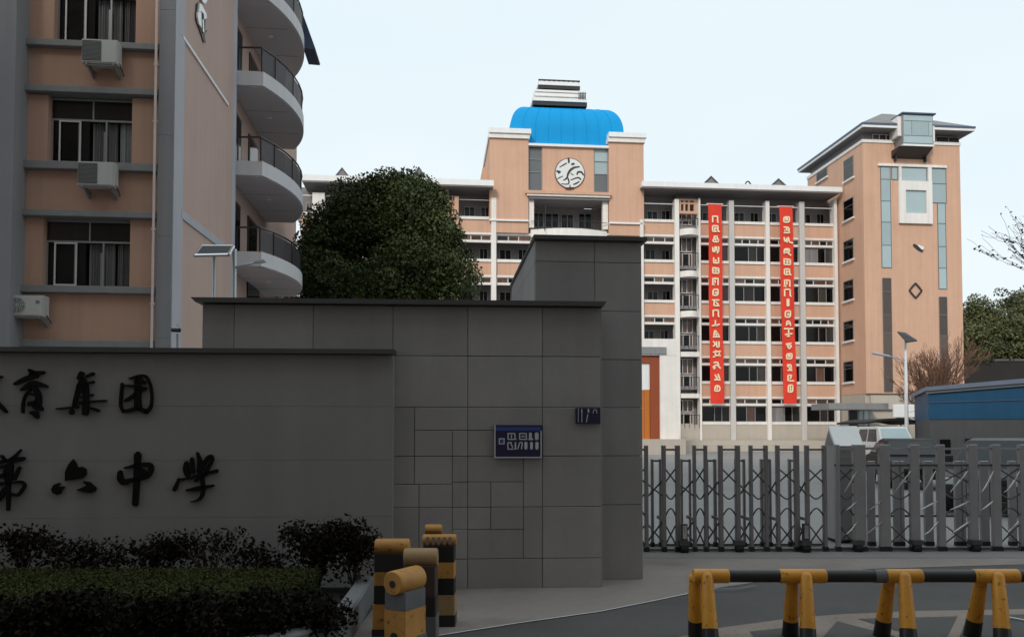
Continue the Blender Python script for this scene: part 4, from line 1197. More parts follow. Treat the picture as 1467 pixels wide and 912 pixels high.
# brush lettering: strokes traced as (x, z, width)
def brush(parent, name, strokes, ox_, oy_, k, polys=()):
    mb = MB()
    kk = (Wf.x(200, SD, 600) - Wf.x(100, SD, 600)) / 100 / k
    for st in strokes:
        mb.stroke([(*Wf.h(ox_ + x / k, oy_ + y / k, SD), w * kk) for (x, y, w) in st], SD - .035, SD - .006)
    for pl in polys:
        mb.prism([Wf.h(ox_ + x / k, oy_ + y / k, SD) for (x, y) in pl], SD - .035, SD - .006)
    return mb.build(name, M['ink'], parent, fix=True)
k1 = 6.1125
brush(sw, 'character', [[(-120, 262, 20), (-40, 258, 22), (25, 241, 20)], [(-70, 300, 24), (-20, 460, 28), (30, 512, 34), (66, 548, 22)], [(-20, 280, 22), (-60, 440, 26), (-130, 560, 12)], [(-220, 330, 22), (-120, 320, 22)], [(-180, 230, 24), (-185, 540, 28)]], 0, 500, k1)
brush(sw, 'character', [[(265, 184, 26), (312, 206, 34)], [(285, 218, 46), (335, 210, 40), (392, 204, 28)], [(335, 226, 46), (225, 262, 42), (138, 306, 22)], [(196, 358, 20), (290, 300, 62), (352, 306, 48), (428, 328, 14)],
                        [(275, 352, 18), (228, 408, 18), (210, 478, 22), (210, 552, 22)], [(312, 340, 40), (346, 396, 50), (350, 452, 56), (325, 496, 84), (376, 526, 34)], [(255, 386, 14), (320, 402, 18)], [(268, 478, 44), (330, 470, 40)],
                        [(276, 556, 22), (318, 560, 60), (338, 598, 30)]], 0, 500, k1)
brush(sw, 'character', [[(702, 258, 40), (724, 212, 46)], [(728, 258, 34), (700, 330, 40), (675, 420, 34), (655, 505, 30)], [(742, 260, 36), (764, 340, 46), (762, 440, 54), (755, 560, 54)], [(700, 330, 60), (760, 335, 60)], [(684, 372, 22), (760, 368, 22)],
                        [(680, 415, 16), (760, 416, 16)], [(664, 472, 26), (760, 462, 26)], [(764, 240, 22), (825, 214, 26)], [(774, 298, 16), (828, 286, 20)], [(785, 408, 16), (820, 398, 18)],
                        [(780, 461, 16), (870, 452, 16), (940, 450, 16)], [(503, 521, 13), (600, 514, 16), (690, 506, 20)], [(637, 525, 18), (637, 556, 46)], [(788, 508, 14), (838, 526, 26), (874, 540, 20)]], 0, 500, k1)
brush(sw, 'character', [[(1078, 300, 24), (1070, 400, 28), (1062, 500, 24), (1090, 545, 28)], [(1086, 545, 26), (1150, 535, 40), (1200, 515, 24), (1250, 530, 40), (1290, 548, 44)], [(1140, 258, 12), (1220, 234, 24), (1288, 230, 22), (1326, 310, 24), (1340, 420, 22), (1330, 510, 26), (1290, 548, 40)],
                        [(1200, 250, 34), (1216, 330, 62), (1212, 420, 58), (1216, 515, 66)], [(1098, 318, 14), (1190, 324, 22)], [(1215, 272, 60), (1274, 294, 30)], [(1228, 350, 60), (1282, 344, 26)], [(1200, 392, 36), (1105, 452, 24)]], 0, 500, k1)
k2 = 4.3147
brush(sw, 'character', [[(137, 102, 8), (100, 145, 20), (65, 168, 20), (0, 180, 22), (-60, 200, 18)], [(18, 140, 18), (42, 172, 20)], [(88, 166, 40), (155, 156, 20)], [(72, 188, 36), (56, 240, 62), (60, 300, 34)], [(128, 212, 20), (95, 282, 22)], [(-40, 218, 18), (50, 200, 16)],
                        [(-50, 275, 24), (60, 255, 30)], [(80, 304, 12), (140, 297, 18), (166, 320, 18), (120, 386, 18), (82, 375, 14)], [(58, 290, 26), (60, 380, 22), (58, 472, 18)], [(-50, 318, 26), (50, 308, 20)], [(42, 340, 28), (0, 402, 40), (-60, 440, 16)]], 0, 620, k2)
brush(sw, 'character', [], 0, 620, k2, [[(410, 295), (411, 240), (430, 195), (460, 160), (478, 185), (488, 212), (515, 206), (538, 222), (541, 255), (515, 278)], [(325, 345), (340, 318), (372, 305), (381, 311), (362, 330), (410, 327), (392, 345), (380, 373), (362, 381), (335, 369)],
                                            [(477, 351), (542, 322), (519, 295), (560, 300), (600, 336), (596, 358), (570, 368), (530, 362)]])
brush(sw, 'character', [[(857, 127, 42), (850, 300, 38), (841, 437, 36)], [(775, 215, 10), (860, 196, 28), (930, 190, 28), (944, 215, 32), (920, 268, 34), (840, 286, 24)], [(748, 236, 26), (748, 280, 42), (772, 308, 38), (802, 290, 26), (842, 285, 24)], [(880, 232, 40), (900, 256, 44)]], 0, 620, k2)
brush(sw, 'character', [[(1158, 180, 26), (1152, 222, 38), (1166, 262, 30)], [(1190, 155, 22), (1196, 240, 30)], [(1224, 120, 14), (1240, 165, 28), (1234, 240, 26)], [(1242, 232, 30), (1284, 152, 22), (1310, 140, 26), (1320, 164, 22), (1278, 232, 26)], [(1105, 285, 14), (1170, 280, 14), (1232, 258, 20), (1345, 232, 22)],
                        [(1112, 282, 16), (1084, 348, 26)], [(1210, 296, 16), (1282, 250, 24)], [(1158, 352, 14), (1230, 340, 32), (1324, 322, 12)], [(1252, 268, 26), (1262, 340, 24), (1254, 390, 24), (1225, 416, 14), (1184, 422, 6)]], 0, 620, k2)

# tall pillar behind
px_, py_ = ground(890, 830)
Pf = Frame(px_, py_, 5.2)
tp = Pf.empty('gate_pillar', 'tall square grey stone pillar between the patched wall and the steel gate', 'pillar')
fxp = lambda u, v=420: Pf.x(u, 0, v)
ps0, ps1 = fxp(766.5, 400), fxp(920.5, 600)
pj = fxp(852, 400)
zpt = Pf.z(840, 345.5, 0)
PD = Pf.side(733, 408, ps0)[0]
zz_ = [zpt] + [Pf.z(890, v, 0) for v in (376.5, 446, 515, 583.5, 652.5, 722.5)] + [0.0]
box('backing', M['joint'], tp, ps0 + .03, ps1 - .03, .03, PD - .02, 0, zpt - .01)
for a, b in zip(zz_[1:], zz_[:-1]):
    for (x0, x1) in ((ps0, pj), (pj, fxp(861)), (fxp(861), ps1)) if False else ((ps0, pj), (pj, ps1)):
        MB().slab(x0 + GAP, x1 - GAP, rj.uniform(0, .003), .05, a + GAP, b - GAP, c=.004).build('stone_panel', M['stone'], tp)
    for (y0, y1) in ((.052, PD * .45), (PD * .45, PD)):
        box('stone_panel', M['stone'], tp, ps0, ps0 + .05, y0 + GAP, y1 - GAP, a + GAP, b - GAP)
        box('stone_panel', M['stone'], tp, ps1 - .05, ps1 - .0005, y0 + GAP, y1 - GAP, a + GAP, b - GAP)
MB().box(ps0 - .02, ps1 + .05, -.06, PD + .05, zpt + .003, zpt + .05).box(ps0 - .005, ps1 + .02, -.03, PD + .02, zpt - .008, zpt + .0025).build('coping', M['cap'], tp)

MB().prism([Wf.h(u, v, -.0015) for (u, v) in ((789, 699.5), (799, 704), (820, 716), (788.5, 714.5))], -.0017, -.0005).build('damp_stain', M['cap'], bw) if False else None
# plaques
def plaque(name, u0, u1, v0, v1, border, label, rowsg, d=-.03):
    t = Wf.empty(name, label, 'sign')
    x0, x1, z0_, z1_ = wx(u0), wx(u1), wz(v1), wz(v0)
    box('face', M['navy'], t, x0, x1, d, -.001, z0_, z1_)
    if border:
        e = .012
        fr_ = MB()
        fr_.box(x0, x0 + e, d - .008, d - .001, z0_, z1_); fr_.box(x0 + e, x1 - e * 1.6, d - .008, d - .001, z0_, z0_ + e); fr_.box(x1 - e * 1.6, x1 - e * .6, d - .008, d - .001, z0_, z1_ - .06)
        fr_.build('border', M['signpale'], t)
        box('header_band', M['signblue'], t, x0 + e, x1 - e * 1.6, d - .004, d - .001, z1_ - .06, z1_ - .02)
        s = MB()
        a, b, c, e2 = wx(714.3), wx(722.7), wz(636), wz(627.2)
        s.box(a, b, d - .005, d - .001, c, e2); q = s.build('badge', M['signpale'], t)
        box('badge_field', M['signblue'], q, a + .012, b - .012, d - .008, d - .0055, c + .012, e2 - .012)
    for (ua, ub, va, vb, strokes) in rowsg:
        mb = MB()
        X0, X1, Z0, Z1 = wx(ua), wx(ub), wz(vb), wz(va)
        for st in strokes:
            lw = st[0]
            mb.stroke([(X0 + (X1 - X0) * p[0], Z0 + (Z1 - Z0) * p[1], lw) for p in st[1:]], d - .006, d - .002)
        mb.build('character', M['signpale'], t, fix=True)
w1 = .012
bx4 = lambda lw=w1: [[lw, (.05, 0), (.05, 1)], [lw, (.05, 1), (.75, 1)], [lw, (.05, .02), (1, .02)]]
plaque('wall_plaque', 708, 776.5, 608.5, 655.5, True, 'navy plaque with two rows of pale print and a small blue badge on the wall', [
    (727, 739, 620.5, 629, bx4() + [[w1, (.9, 0), (.85, 1)], [w1, (.45, .25), (.45, .75)]]), (743.5, 754.5, 620.5, 629, bx4() + [[w1, (.95, 0), (.9, 1)], [w1, (.3, .5), (.7, .5)]]), (757.5, 762.5, 620.5, 629, [[.03, (.4, .3), (.4, 1)], [.02, (0, .05), (1, .05)]]), (765.5, 771.5, 620.5, 629, [[.04, (.5, .1), (.5, .95)]]),
    (727, 734.5, 633.5, 643, bx4() + [[w1, (.6, .9), (.95, .3)]]), (736, 739.5, 633.5, 643, [[.016, (.6, .1), (.6, 1)], [w1, (.1, .05), (.9, .05)]]), (741.5, 748, 633.5, 643, [[w1, (0, .05), (.4, 1)], [w1, (.4, 1), (1, 1)], [w1, (1, 1), (.8, .05)]]),
    (751, 755, 633.5, 643, [[.032, (.5, .1), (.5, .95)]]), (758, 764, 633.5, 643, [[.03, (.5, .1), (.5, .95)]]), (766, 771.5, 633.5, 643, [[.034, (.5, .1), (.5, .95)]])])
plaque('number_plate', 824.5, 859.5, 583.8, 606.5, False, 'small dark blue number plate high on the right end of the wall', [
    (827, 829, 585, 604, [[.006, (.5, 0), (.5, 1)]]), (832, 834, 586, 604, [[.013, (.5, .75), (.5, 1)], [.008, (.5, 0), (.5, .7)]]), (838.5, 843.5, 586, 604, [[.018, (.8, .78), (.8, 1)], [.010, (.2, 0), (.6, .6)]]), (848.5, 854.5, 586, 592, [[.008, (.1, .1), (.2, .9), (.9, 1), (1, .1)]])])
for o in bpy.data.objects:
    if o.name.startswith('number_plate') : pass

# ------------------------------------------------------------------ lamps and camera behind the walls
def pole_at(u, v_top, Y): 
    x, y, z = ray(u, v_top)
    t = Y / y
    return x * t, Y, EYE + z * t
def P3(u, v, Y):
    x, y, z = ray(u, v); t = Y / y
    return Vector((x * t, Y, EYE + z * t))
t = thing('solar_street_lamp', 'thin grey lamp pole with wide tilted solar panel behind the left wall', 'street lamp', (*P3(307, 368, 15)[:2], 0))
o3 = lambda p: tuple(Vector(p) - t.location)
pt = P3(306.5, 367, 15)
MB().tube([(0, 0, 0), (0, 0, pt.z + .05)], [.045, .03], 10).build('pole', M['gal'], t, smooth=True)
pa, pb, pc, pd_ = P3(279.5, 368, 14.6), P3(327, 367, 14.6), P3(334, 355, 15.4), P3(289, 355, 15.4)
vs = [o3(q) for q in (pa, pb, pc, pd_)]
pn = MB().add(vs + [(a, b, c + .05) for (a, b, c) in vs], [(0, 3, 2, 1), (4, 5, 6, 7), (0, 1, 5, 4), (1, 2, 6, 5), (2, 3, 7, 6), (3, 0, 4, 7)]).build('solar_panel', M['solar'], t)
ed = MB()
for a, b in ((0, 3), (1, 2), (0, 1), (2, 3)): ed.tube([Vector(vs[a]) + Vector((0, 0, .025)), Vector(vs[b]) + Vector((0, 0, .025))], .033, 6)
ed.build('panel_frame', M['steel_bright'], pn)
MB().tube([(0, 0, pt.z - .05), tuple((Vector(vs[0]) + Vector(vs[2])) / 2)], .03, 6).build('bracket', M['gal'], t)
t = thing('street_lamp', 'slim bright lamp pole with one raised arm beside the curved balconies', 'street lamp', (*P3(336, 360, 15.2)[:2], 0))
MB().tube([(0, 0, 0), (0, 0, P3(334.5, 357, 15.2).z)], [.055, .042], 10).build('pole', M['gal'], t, smooth=True)
a, b = P3(336, 383.5, 15.2), P3(379, 373, 15.0)
MB().tube([o3(a), o3(a.lerp(b, .5)), o3(b)], [.026, .022, .016], 8).build('arm', M['gal'], t, smooth=True)
MB().stroke([(o3(a.lerp(b, .72))[0], o3(a.lerp(b, .72))[2] - .01, .03), (o3(b)[0], o3(b)[2] - .01, .045)], -.25, -.13).build('lamp_head', M['gal'], t, fix=True)
t = thing('security_camera', 'small security camera on a short pole rising above the left sign wall', 'camera', (*P3(254, 480, 9.3)[:2], 0))
MB().tube([(0, 0, 0), (0, 0, P3(254, 478, 9.3).z)], .022, 8).build('pole', M['gal'], t)
c = Vector(o3(P3(254, 474, 9.3)))
MB().tube([c + Vector((-.055, 0, .012)), c + Vector((.05, -.06, 0))], [.024, .024], 10).build('camera_body', M['rubber'], t)
MB().tube([c + Vector((-.05, 0, .035)), c + Vector((.05, -.06, .024))], [.018, .014], 8).build('sun_shield', M['ac'], t)
MB().tube([c + Vector((0, 0, .05)), c + Vector((0, 0, .07))], .018, 8).build('mount', M['gal'], t)

# ================================================================== GATE
gx, gy = ground(1060, 790)
Gf = Frame(gx, gy, .8)
GXU = lambda u, d=0.0: Gf.x(u, d, 715)
ZG = Gf.z(1060, 637.5, 0)
gate = Gf.empty('retractable_gate', 'dark steel concertina gate with slim posts beside the grey pillar', 'gate')
def arcpts(x0, x1, z, dz, y, n=8): return [(x0 + (x1 - x0) * i / n, y, z + dz * math.sin(math.pi * i / n)) for i in range(n + 1)]
def gate_unit(g, u0, u1, w0, w1, mpost, mbar, top=ZG, back=True, bright=False):
    xa, xb = GXU(u0), GXU(u1)
    def post(x, w, y=0.0, h=top):
        p = MB().slab(x - w / 2, x + w / 2, y - .035, y + .035, .07, h, c=.006).build('post', mpost, g)
        MB().box(x - w / 2 - .008, x + w / 2 + .008, y - .045, y + .045, .012, .069).build('foot', M['rubber'], p)
    post(xa, w0); post(xb, w1)
    box('crossbar', mpost, g, xa + w0 / 2, xb - w1 / 2, -.018, .018, top - .075, top - .045)
    if back:
        for x in (xa - .07, xa + .05): 
            post(x + .0, w0 * .62, .48, top * .86)
        box('crossbar', mpost, g, xa - .055, xa + .035, .465, .495, top * .86 - .04, top * .86 - .01)
        box('side_bar', mbar, g, xa - .012, xa + .012, .036, .46, .42, .46)
    a, b = xa + w0 / 2, xb - w1 / 2
    r = .011
    for pts in ([(a, .0, 1.14), (b, .0, .96)], [(a, .03, .96), (b, .03, 1.14)], arcpts(a, b, .80, -.07, .0), arcpts(a, b, .50, .10, .0), [(a, .0, .36), (b, .0, .10)], [(a, .03, .10), (b, .03, .36)]):
        MB().tube(pts, r, 5).build('lattice_bar', mbar, g)
    return xa, xb
pairs = [(903, 926, .05, .05), (951, 971, .055, .062), (995, 1011, .04, .042), (1032.5, 1057, .058, .062), (1076, 1097.5, .042, .048), (1114.5, 1141.5, .048, .065), (1156.5, 1181.5, .05, .048)]
prevx = None
for (a, b, w0, w1) in pairs:
    xa, xb = gate_unit(gate, a, b, w0, w1, M['gate_dark'], M['gate_bar'])
    if prevx is not None:
        for pts in ([(prevx, -.02, .95), (xa, -.02, .76)], [(prevx, .02, .74), (xa, .02, 1.0)], [(prevx, -.02, .40), (xa, -.02, .12)], [(prevx, .02, .12), (xa, .02, .44)]):
            MB().tube(pts, .0125, 5).build('link_bar', M['gate_bar'], gate)
    prevx = xb
xr0, xr1 = GXU(921), GXU(1196)
MB().box(xr0, xr1, -.03, .03, .02, .05).box(xr0, xr1, .45, .51, .02, .05).build('bottom_rail', M['gate_bar'], gate)
def roller(g, u, d=-.10, lamp=False):
    x = GXU(u, d)
    w = MB().tube([(x - .05, d, .062), (x + .05, d, .062)], .060, 14).build('wheel', M['rubber'], g, smooth=True)
    MB().box(x - .07, x + .07, d - .055, d + .08, .105, .17).build('fork', M['gate_bar'], w)
    if lamp:
        MB().box(x - .04, x + .04, d - .03, d + .03, .171, .40).build('marker_housing', M['gate_bar'], g)
        MB().box(x - .028, x + .028, d - .036, d - .031, .20, .38).build('marker_lens', M['steel_bright'], g)
roller(gate, 980, lamp=True); roller(gate, 1058.5, -.05); roller(gate, 1153.5, -.10, True)
# grey sections to the right
gate2 = Gf.empty('steel_gate_section', 'pale grey steel gate section with wide posts in front of the parked cars', 'gate')
pr2 = [(1200, 1231, .05, .17), (1267, 1310, .145, .13), (1348, 1393.5, .10, .125), (1427, 1466, .115, .11), (1504, 1540, .12, .12)]
prevx = None
rg = random.Random(12)
for (a, b, w0, w1) in pr2:
    xa, xb = gate_unit(gate2, a, b, w0, w1, M['gate_grey'], M['gate_bar'], top=ZG + .01, back=False)
    if prevx is not None: box('crossbar', M['gate_grey'], gate2, prevx + .06, xa - .06, -.017, .017, ZG - .06, ZG - .028)
    for (p, q) in (((xa, xb),) if prevx is None else ((prevx, xa), (xa, xb))):
        for (z0_, z1_) in ((.82, 1.12), (.58, .70), (.24, .42)):
            if rg.random() < .22: continue
            t0, t1, ex = rg.uniform(.16, .30), rg.uniform(.74, .90), rg.choice((1, 1.25, 1.5))
            P = [(p + (q - p) * (t0 + (t1 - t0) * i / 5), -.045, z0_ + (z1_ - z0_) * (i / 5) ** ex) for i in range(6)]
            MB().tube(P, [.004, .009, .011, .012, .010, .004], 6).build('bright_link', M['steel_bright'], gate2, smooth=True)
    prevx = xb
for (u, w) in ((1248, .10), (1284, .08), (1292, .05), (1330, .12), (1372, .09), (1380, .05), (1410, .12), (1450, .10)):
    x = GXU(u, .5)
    p = MB().slab(x - w / 2, x + w / 2, .47, .53, .07, ZG * .84, c=.006).build('post', M['gate_grey'], gate2)
    MB().box(x - w / 2, x + w / 2, .46, .54, .012, .069).build('foot', M['rubber'], p)
box('crossbar', M['gate_grey'], gate2, GXU(1240, .5), GXU(1470, .5), .535, .56, ZG * .76, ZG * .79)
box('crossbar', M['gate_bar'], gate2, GXU(1240, .5), GXU(1470, .5), .535, .56, .42, .45)
MB().box(GXU(1196.5), GXU(1545), -.03, .03, .02, .06).box(GXU(1196.5), GXU(1545), -.02, .02, 1.18, 1.21).build('bottom_rail', M['gate_bar'], gate2)
for u in (1228.5, 1312, 1396, 1480): roller(gate2, u, -.06)
# drive unit with sloped display
du = Gf.empty('gate_drive_unit', 'grey gate motor cabinet with a pale sloped hood behind the gate', 'cabinet')
d = .75
x0, x1 = GXU(1199, d), GXU(1237, d)
z1_, z0_ = Gf.z(1218, 638, d), .0
MB().slab(x0, x1, d, d + .5, .06, z1_, c=.012).build('cabinet', M['gate_grey'], du)
MB().box(x0 + .03, x1 - .03, d - .006, d - .001, .2, z1_ - .18).build('door', M['pilaster'], du)
zh = Gf.z(1218, 609.5, d)
MB().add([(x0 - .05, d - .10, z1_), (x1 - .03, d - .10, z1_), (x1 + .06, d + .32, zh), (x0 + .02, d + .32, zh), (x0 - .05, d - .06, z1_ - .02), (x1 - .03, d - .06, z1_ - .02), (x1 + .06, d + .36, zh - .02), (x0 + .02, d + .36, zh - .02)],
         [(0, 1, 2, 3), (7, 6, 5, 4), (0, 4, 5, 1), (1, 5, 6, 2), (2, 6, 7, 3), (3, 7, 4, 0)]).build('hood', M['roofwhite'], du)
MB().add([(x1 - .03, d - .05, z1_ + .002), (x1 + .04, d + .33, zh - .03), (x1 + .04, d + .5, z1_ + .002), (x0, d - .05, z1_ + .002), (x0 + .03, d + .33, zh - .03), (x0 + .03, d + .5, z1_ + .002)],
         [(0, 1, 2), (3, 5, 4), (1, 4, 5, 2), (0, 2, 5, 3), (0, 3, 4, 1)]).build('hood_cheek', M['gate_dark'], du, fix=True)
MB().tube([(x0 + .06, d + .1, .05), (x0 + .06, d + .4, .05)], .05, 10).tube([(x1 - .06, d + .1, .05), (x1 - .06, d + .4, .05)], .05, 10).build('wheel', M['rubber'], du)

# ================================================================== BARRICADES
def barrier(label):
    Yb = 6.35
    zc = EYE + (ray(1100, 824.5)[2] / ray(1100, 824.5)[1]) * Yb
    X = lambda u: ray(u, 824)[0] / ray(u, 824)[1] * Yb
    t = thing('pipe_barricade', label, 'barricade', (X(1230), Yb, 0))
    x_ = lambda u: X(u) - X(1230)
    r = .052
    MB().tube([(x_(994), 0, zc), (x_(1560), 0, zc)], r * .94, 20).build('rail_pipe', M['black'], t, smooth=True)
    for (a, b) in ((993, 1043.5), (1116, 1182.5), (1268.5, 1320), (1394, 1458), (1530, 1575)):
        MB().tube([(x_(a), 0, zc), (x_(a) + .006, 0, zc), (x_(b) - .006, 0, zc), (x_(b), 0, zc)], [r * .96, r * 1.06, r * 1.06, r * .96], 22).build('sleeve', M['yellow'], t, smooth=True)
    MB().tube([(x_(1252), 0, zc), (x_(1268), 0, zc)], r * 1.02, 20).build('worn_band', M['greyband'], t, smooth=True)
    def leg(u, side, lean):
        x = x_(u)
        top = Vector((x, side * .045, zc + (.0 if side < 0 else -.02)))
        bot = Vector((x + lean, side * .20, .0))
        zsplit = .152
        f = (top.z - zsplit) / (top.z - bot.z)
        mid = top.lerp(bot, f)
        l = MB()
        d_ = (bot - top).normalized()
        l.tube([top - d_ * .035, top - d_ * .022, top, mid], [.022, .038, .046, .060], 18)
        lg = l.build('leg', M['yellow'], t, smooth=True)
        MB().tube([mid + d_ * .001, bot], [.0605, .066], 18).build('leg_base', M['black'], lg, smooth=True)
    for (u, l0, l1) in ((1006, .045, -.01), (1147, .03, -.047), (1287, .0, -.05), (1420, .0, -.065), (1548, .0, -.07)):
        leg(u - 9, 1, l0); leg(u + 5, -1, l1)
    return t
barrier('long black and yellow pipe barricade on splayed legs across the road')

def bollard(cx, cy, w, dpt, bands, top, tr, ang, label, extra=None):
    """banded upright stanchion of a stacked barricade, a pipe end lying across its head"""
    t = thing('stacked_barricade', label, 'barricade', (cx, cy, 0), math.radians(ang), 'barricades stacked beside the planter')
    z = 0.0
    for (h, m, ww) in bands:
        c = .008
        b = MB()
        x = w / 2 * ww
        y = dpt / 2 * ww
        b.plan([(-x + c, -y), (x - c, -y), (x, -y + c), (x, y - c), (x - c, y), (-x + c, y), (-x, y - c), (-x, -y + c)], z + .002, z + h)
        b.build('band', M[m], t); z += h
    if top == 'across':
        l = w * .52
        a = MB().tube([(-l, 0, z + tr * .72), (-l + .012, 0, z + tr * .72), (l - .012, 0, z + tr * .72), (l, 0, z + tr * .72)], [tr * .9, tr, tr, tr * .9], 22)
    else:
        l = dpt * .60
        a = MB().tube([(0, -l, z + tr * .72), (0, -l + .012, z + tr * .72), (0, l - .012, z + tr * .72), (0, l, z + tr * .72)], [tr * .9, tr, tr, tr * .9], 22)
    p = a.build('pipe_head', M[extra or 'yellow_old'], t, smooth=True)
    if top == 'along':
        MB().tube([(0, -l - .004, z + tr * .66), (0, -l - .001, z + tr * .66)], tr * .30, 12).build('pipe_bore', M['rubber'], p)
        MB().tube([(0, -dpt / 2 - .004, .20), (0, -dpt / 2 - .001, .20)], .035, 12).box(-.035, .035, -dpt / 2 - .004, -dpt / 2 - .001, .03, .20).build('slot', M['rubber'], t)
    return t, z
def gp(u, v): return ground(u, v)
x, y = gp(628, 898)
t, z = bollard(x, y + .10, .275, .20, [(.10, 'black', 1.04), (.17, 'tan', 1.02), (.14, 'black', .98), (.135, 'yellow_old', .98), (.14, 'black', .97)], 'across', .052, 0, 'tallest banded barricade post with striped yellow head beside the stack')
sm = MB()
for i in range(5): sm.box(-.11 + i * .048, -.086 + i * .048, -.055, -.05, z + .005, z + .07)
sm.build('stripe', M['paint_b'], t)
x, y = gp(619, 888)
bollard(x - .03, y + .42, .15, .16, [(.20, 'black', 1), (.18, 'yellow_old', 1), (.16, 'black', 1), (.10, 'yellow_old', 1), (.075, 'black', 1)], 'across', .045, 0, 'rearmost barricade post showing only its rounded yellow head')
x, y = gp(557, 915)
bollard(x - .0, y + .18, .27, .22, [(.06, 'black', 1.1), (.20, 'yellow_old', 1.06), (.15, 'black', 1.0), (.11, 'yellow_old', 1), (.145, 'black', 1)], 'across', .065, 0, 'leftmost banded barricade post close to the planter kerb')
x, y = gp(602, 925)
bollard(x - .01, y + .12, .255, .22, [(.22, 'greyband', 1.05), (.155, 'black', 1.0), (.235, 'door_brown', .98)], 'across', .074, 0, 'barricade post with smooth faded yellow pipe head in the middle of the stack', extra='tan')
x, y = gp(566, 960)
bollard(x + .04, y + .22, .185, .25, [(.19, 'greyband', 1.08), (.20, 'yellow_old', 1.02), (.13, 'greyband', 1.0)], 'along', .088, -30, 'foremost barricade with its hollow yellow pipe end facing the road')

# ================================================================== PLANTER
pl = thing('planter', 'low grey kerbed planter with rounded corner along the sign wall', 'planter', (0, 0, 0))
ywall = oy - .02
outer = [(-1.36, 7.95), (-1.32, 7.3), (-1.285, 6.7), (-1.275, 6.25), (-1.33, 6.0), (-1.45, 5.78), (-1.64, 5.58), (-1.92, 5.38), (-2.3, 5.22), (-2.9, 5.12), (-9, 5.05)]
def offs(pts, d):
    r = []
    for i, p in enumerate(pts):
        a, b = pts[max(i - 1, 0)], pts[min(i + 1, len(pts) - 1)]
        dx, dy = b[0] - a[0], b[1] - a[1]; l = math.hypot(dx, dy)
        r.append((p[0] + dy / l * d, p[1] - dx / l * d))
    return r
inner = offs(outer, .14)
if inner[0][0] > outer[0][0]: inner = offs(outer, -.14)
kb = MB()
KH = .24
n = len(outer)
o2 = offs(outer, .02 if inner[0][0] < outer[0][0] and offs(outer, .14)[0][0] > outer[0][0] else -.0)
vs = [(p[0], p[1], 0) for p in outer] + [(p[0], p[1], KH - .02) for p in outer] + [((p[0] * .86 + q[0] * .14), (p[1] * .86 + q[1] * .14), KH) for p, q in zip(outer, inner)] + [(q[0], q[1], KH) for q in inner] + [(q[0], q[1], 0) for q in inner]
fs = []
for i in range(n - 1):
    for r in range(4): fs.append((r * n + i, r * n + i + 1, (r + 1) * n + i + 1, (r + 1) * n + i))
kb.add(vs, fs).build('kerb', M['kerb'], pl, smooth=True, fix=True)
so = MB().plan([(q[0], q[1]) for q in inner] + [(-9, 7.9), (inner[0][0], 7.9)], .02, .14).build('soil', M['soil'], pl)
# clipped hedge: dense leaf skin over a solid core of twigs
HX0, HX1, HY0, HY1, HZ = -7.5, -1.75, 6.05, 7.42, .40
hg = thing('clipped_hedge', 'flat topped clipped green hedge in the planter', 'hedge', (0, 0, 0))
core = MB().box(HX0, HX1 - .1, HY0 + .07, HY1 - .05, .142, HZ - .05).build('twig_core', M['soil'], hg)
n1 = 48000
c1 = np.stack([RNG.uniform(HX0, HX1, n1), RNG.uniform(HY0, HY1, n1), HZ + RNG.normal(0, .012, n1)], 1)
n2 = 16000
c2 = np.stack([RNG.uniform(HX0, HX1, n2), HY0 + np.abs(RNG.normal(0, .03, n2)), RNG.uniform(.15, HZ, n2)], 1)
n3 = 2500
c3 = np.stack([HX1 - np.abs(RNG.normal(0, .04, n3)), RNG.uniform(HY0, HY1, n3), RNG.uniform(.15, HZ, n3)], 1)
cc = np.concatenate([c1, c2, c3])
me = leaf_mesh('foliage', cc, RNG.uniform(.016, .032, len(cc)), M['leaf_hedge'], flat=.4)
link('foliage', me, hg)
def shrub(cx, cy, rx, ry, z1, nl, label, seed, grp='dark shrubs in the planter'):
    s = thing('shrub', label, 'shrub', (cx, cy, .14), 0, grp)
    rn = random.Random(seed)
    st = MB()
    tips = []
    for i in range(14):
        a = rn.uniform(0, 6.28); q = rn.uniform(.2, 1)
        e = Vector((rx * q * math.cos(a), ry * q * math.sin(a), (z1 - .14) * rn.uniform(.6, 1.02)))
        m = Vector((e.x * .4, e.y * .4, e.z * .6))
        st.tube([(0, 0, 0), tuple(m), tuple(e)], [.010, .007, .003], 5); tips.append(e)
    st.build('stem', M['bark'], s)
    pts = []
    for e in tips:
        pts.append(clump_points((e.x, e.y, e.z * .82), (.17, .14, .15), nl // 16, .9))
    pts.append(clump_points((0, 0, (z1 - .14) * .45), (rx * .9, ry * .9, (z1 - .14) * .45), nl // 8, .9))
    p = np.concatenate(pts); p = p[(p[:, 2] > .01) & (p[:, 1] < ywall - cy - .2)]
    link('foliage', leaf_mesh('foliage', p, RNG.uniform(.03, .055, len(p)), M['leaf_dark']), s)
for i, (u, vt, rx, nl, lab) in enumerate(((30, 748, .45, 2600, 'leftmost dark shrub against the wall under the lower row of lettering'), (120, 762, .40, 1900, 'low dark shrub against the wall below the squat six stroke character'), (215, 758, .45, 2000, 'dark shrub against the wall below the cross shaped middle character'),
                                    (300, 752, .40, 1800, 'sparse dark shrub below the last character of the lower row'), (385, 775, .35, 1500, 'lowest dark shrub between the lettering and the leafy corner shrub'), (455, 742, .36, 3200, 'leafy dark shrub near the planter corner by the stacked barricades'), (508, 758, .22, 1500, 'small dark shrub at the right end of the planter'))):
    p = P3(u, vt, 7.68)
    shrub(p.x, 7.68, rx, .2, p.z + (.03 if i > 4 else -.03), int(nl * (.9 if i > 4 else .5)), lab, 40 + i)
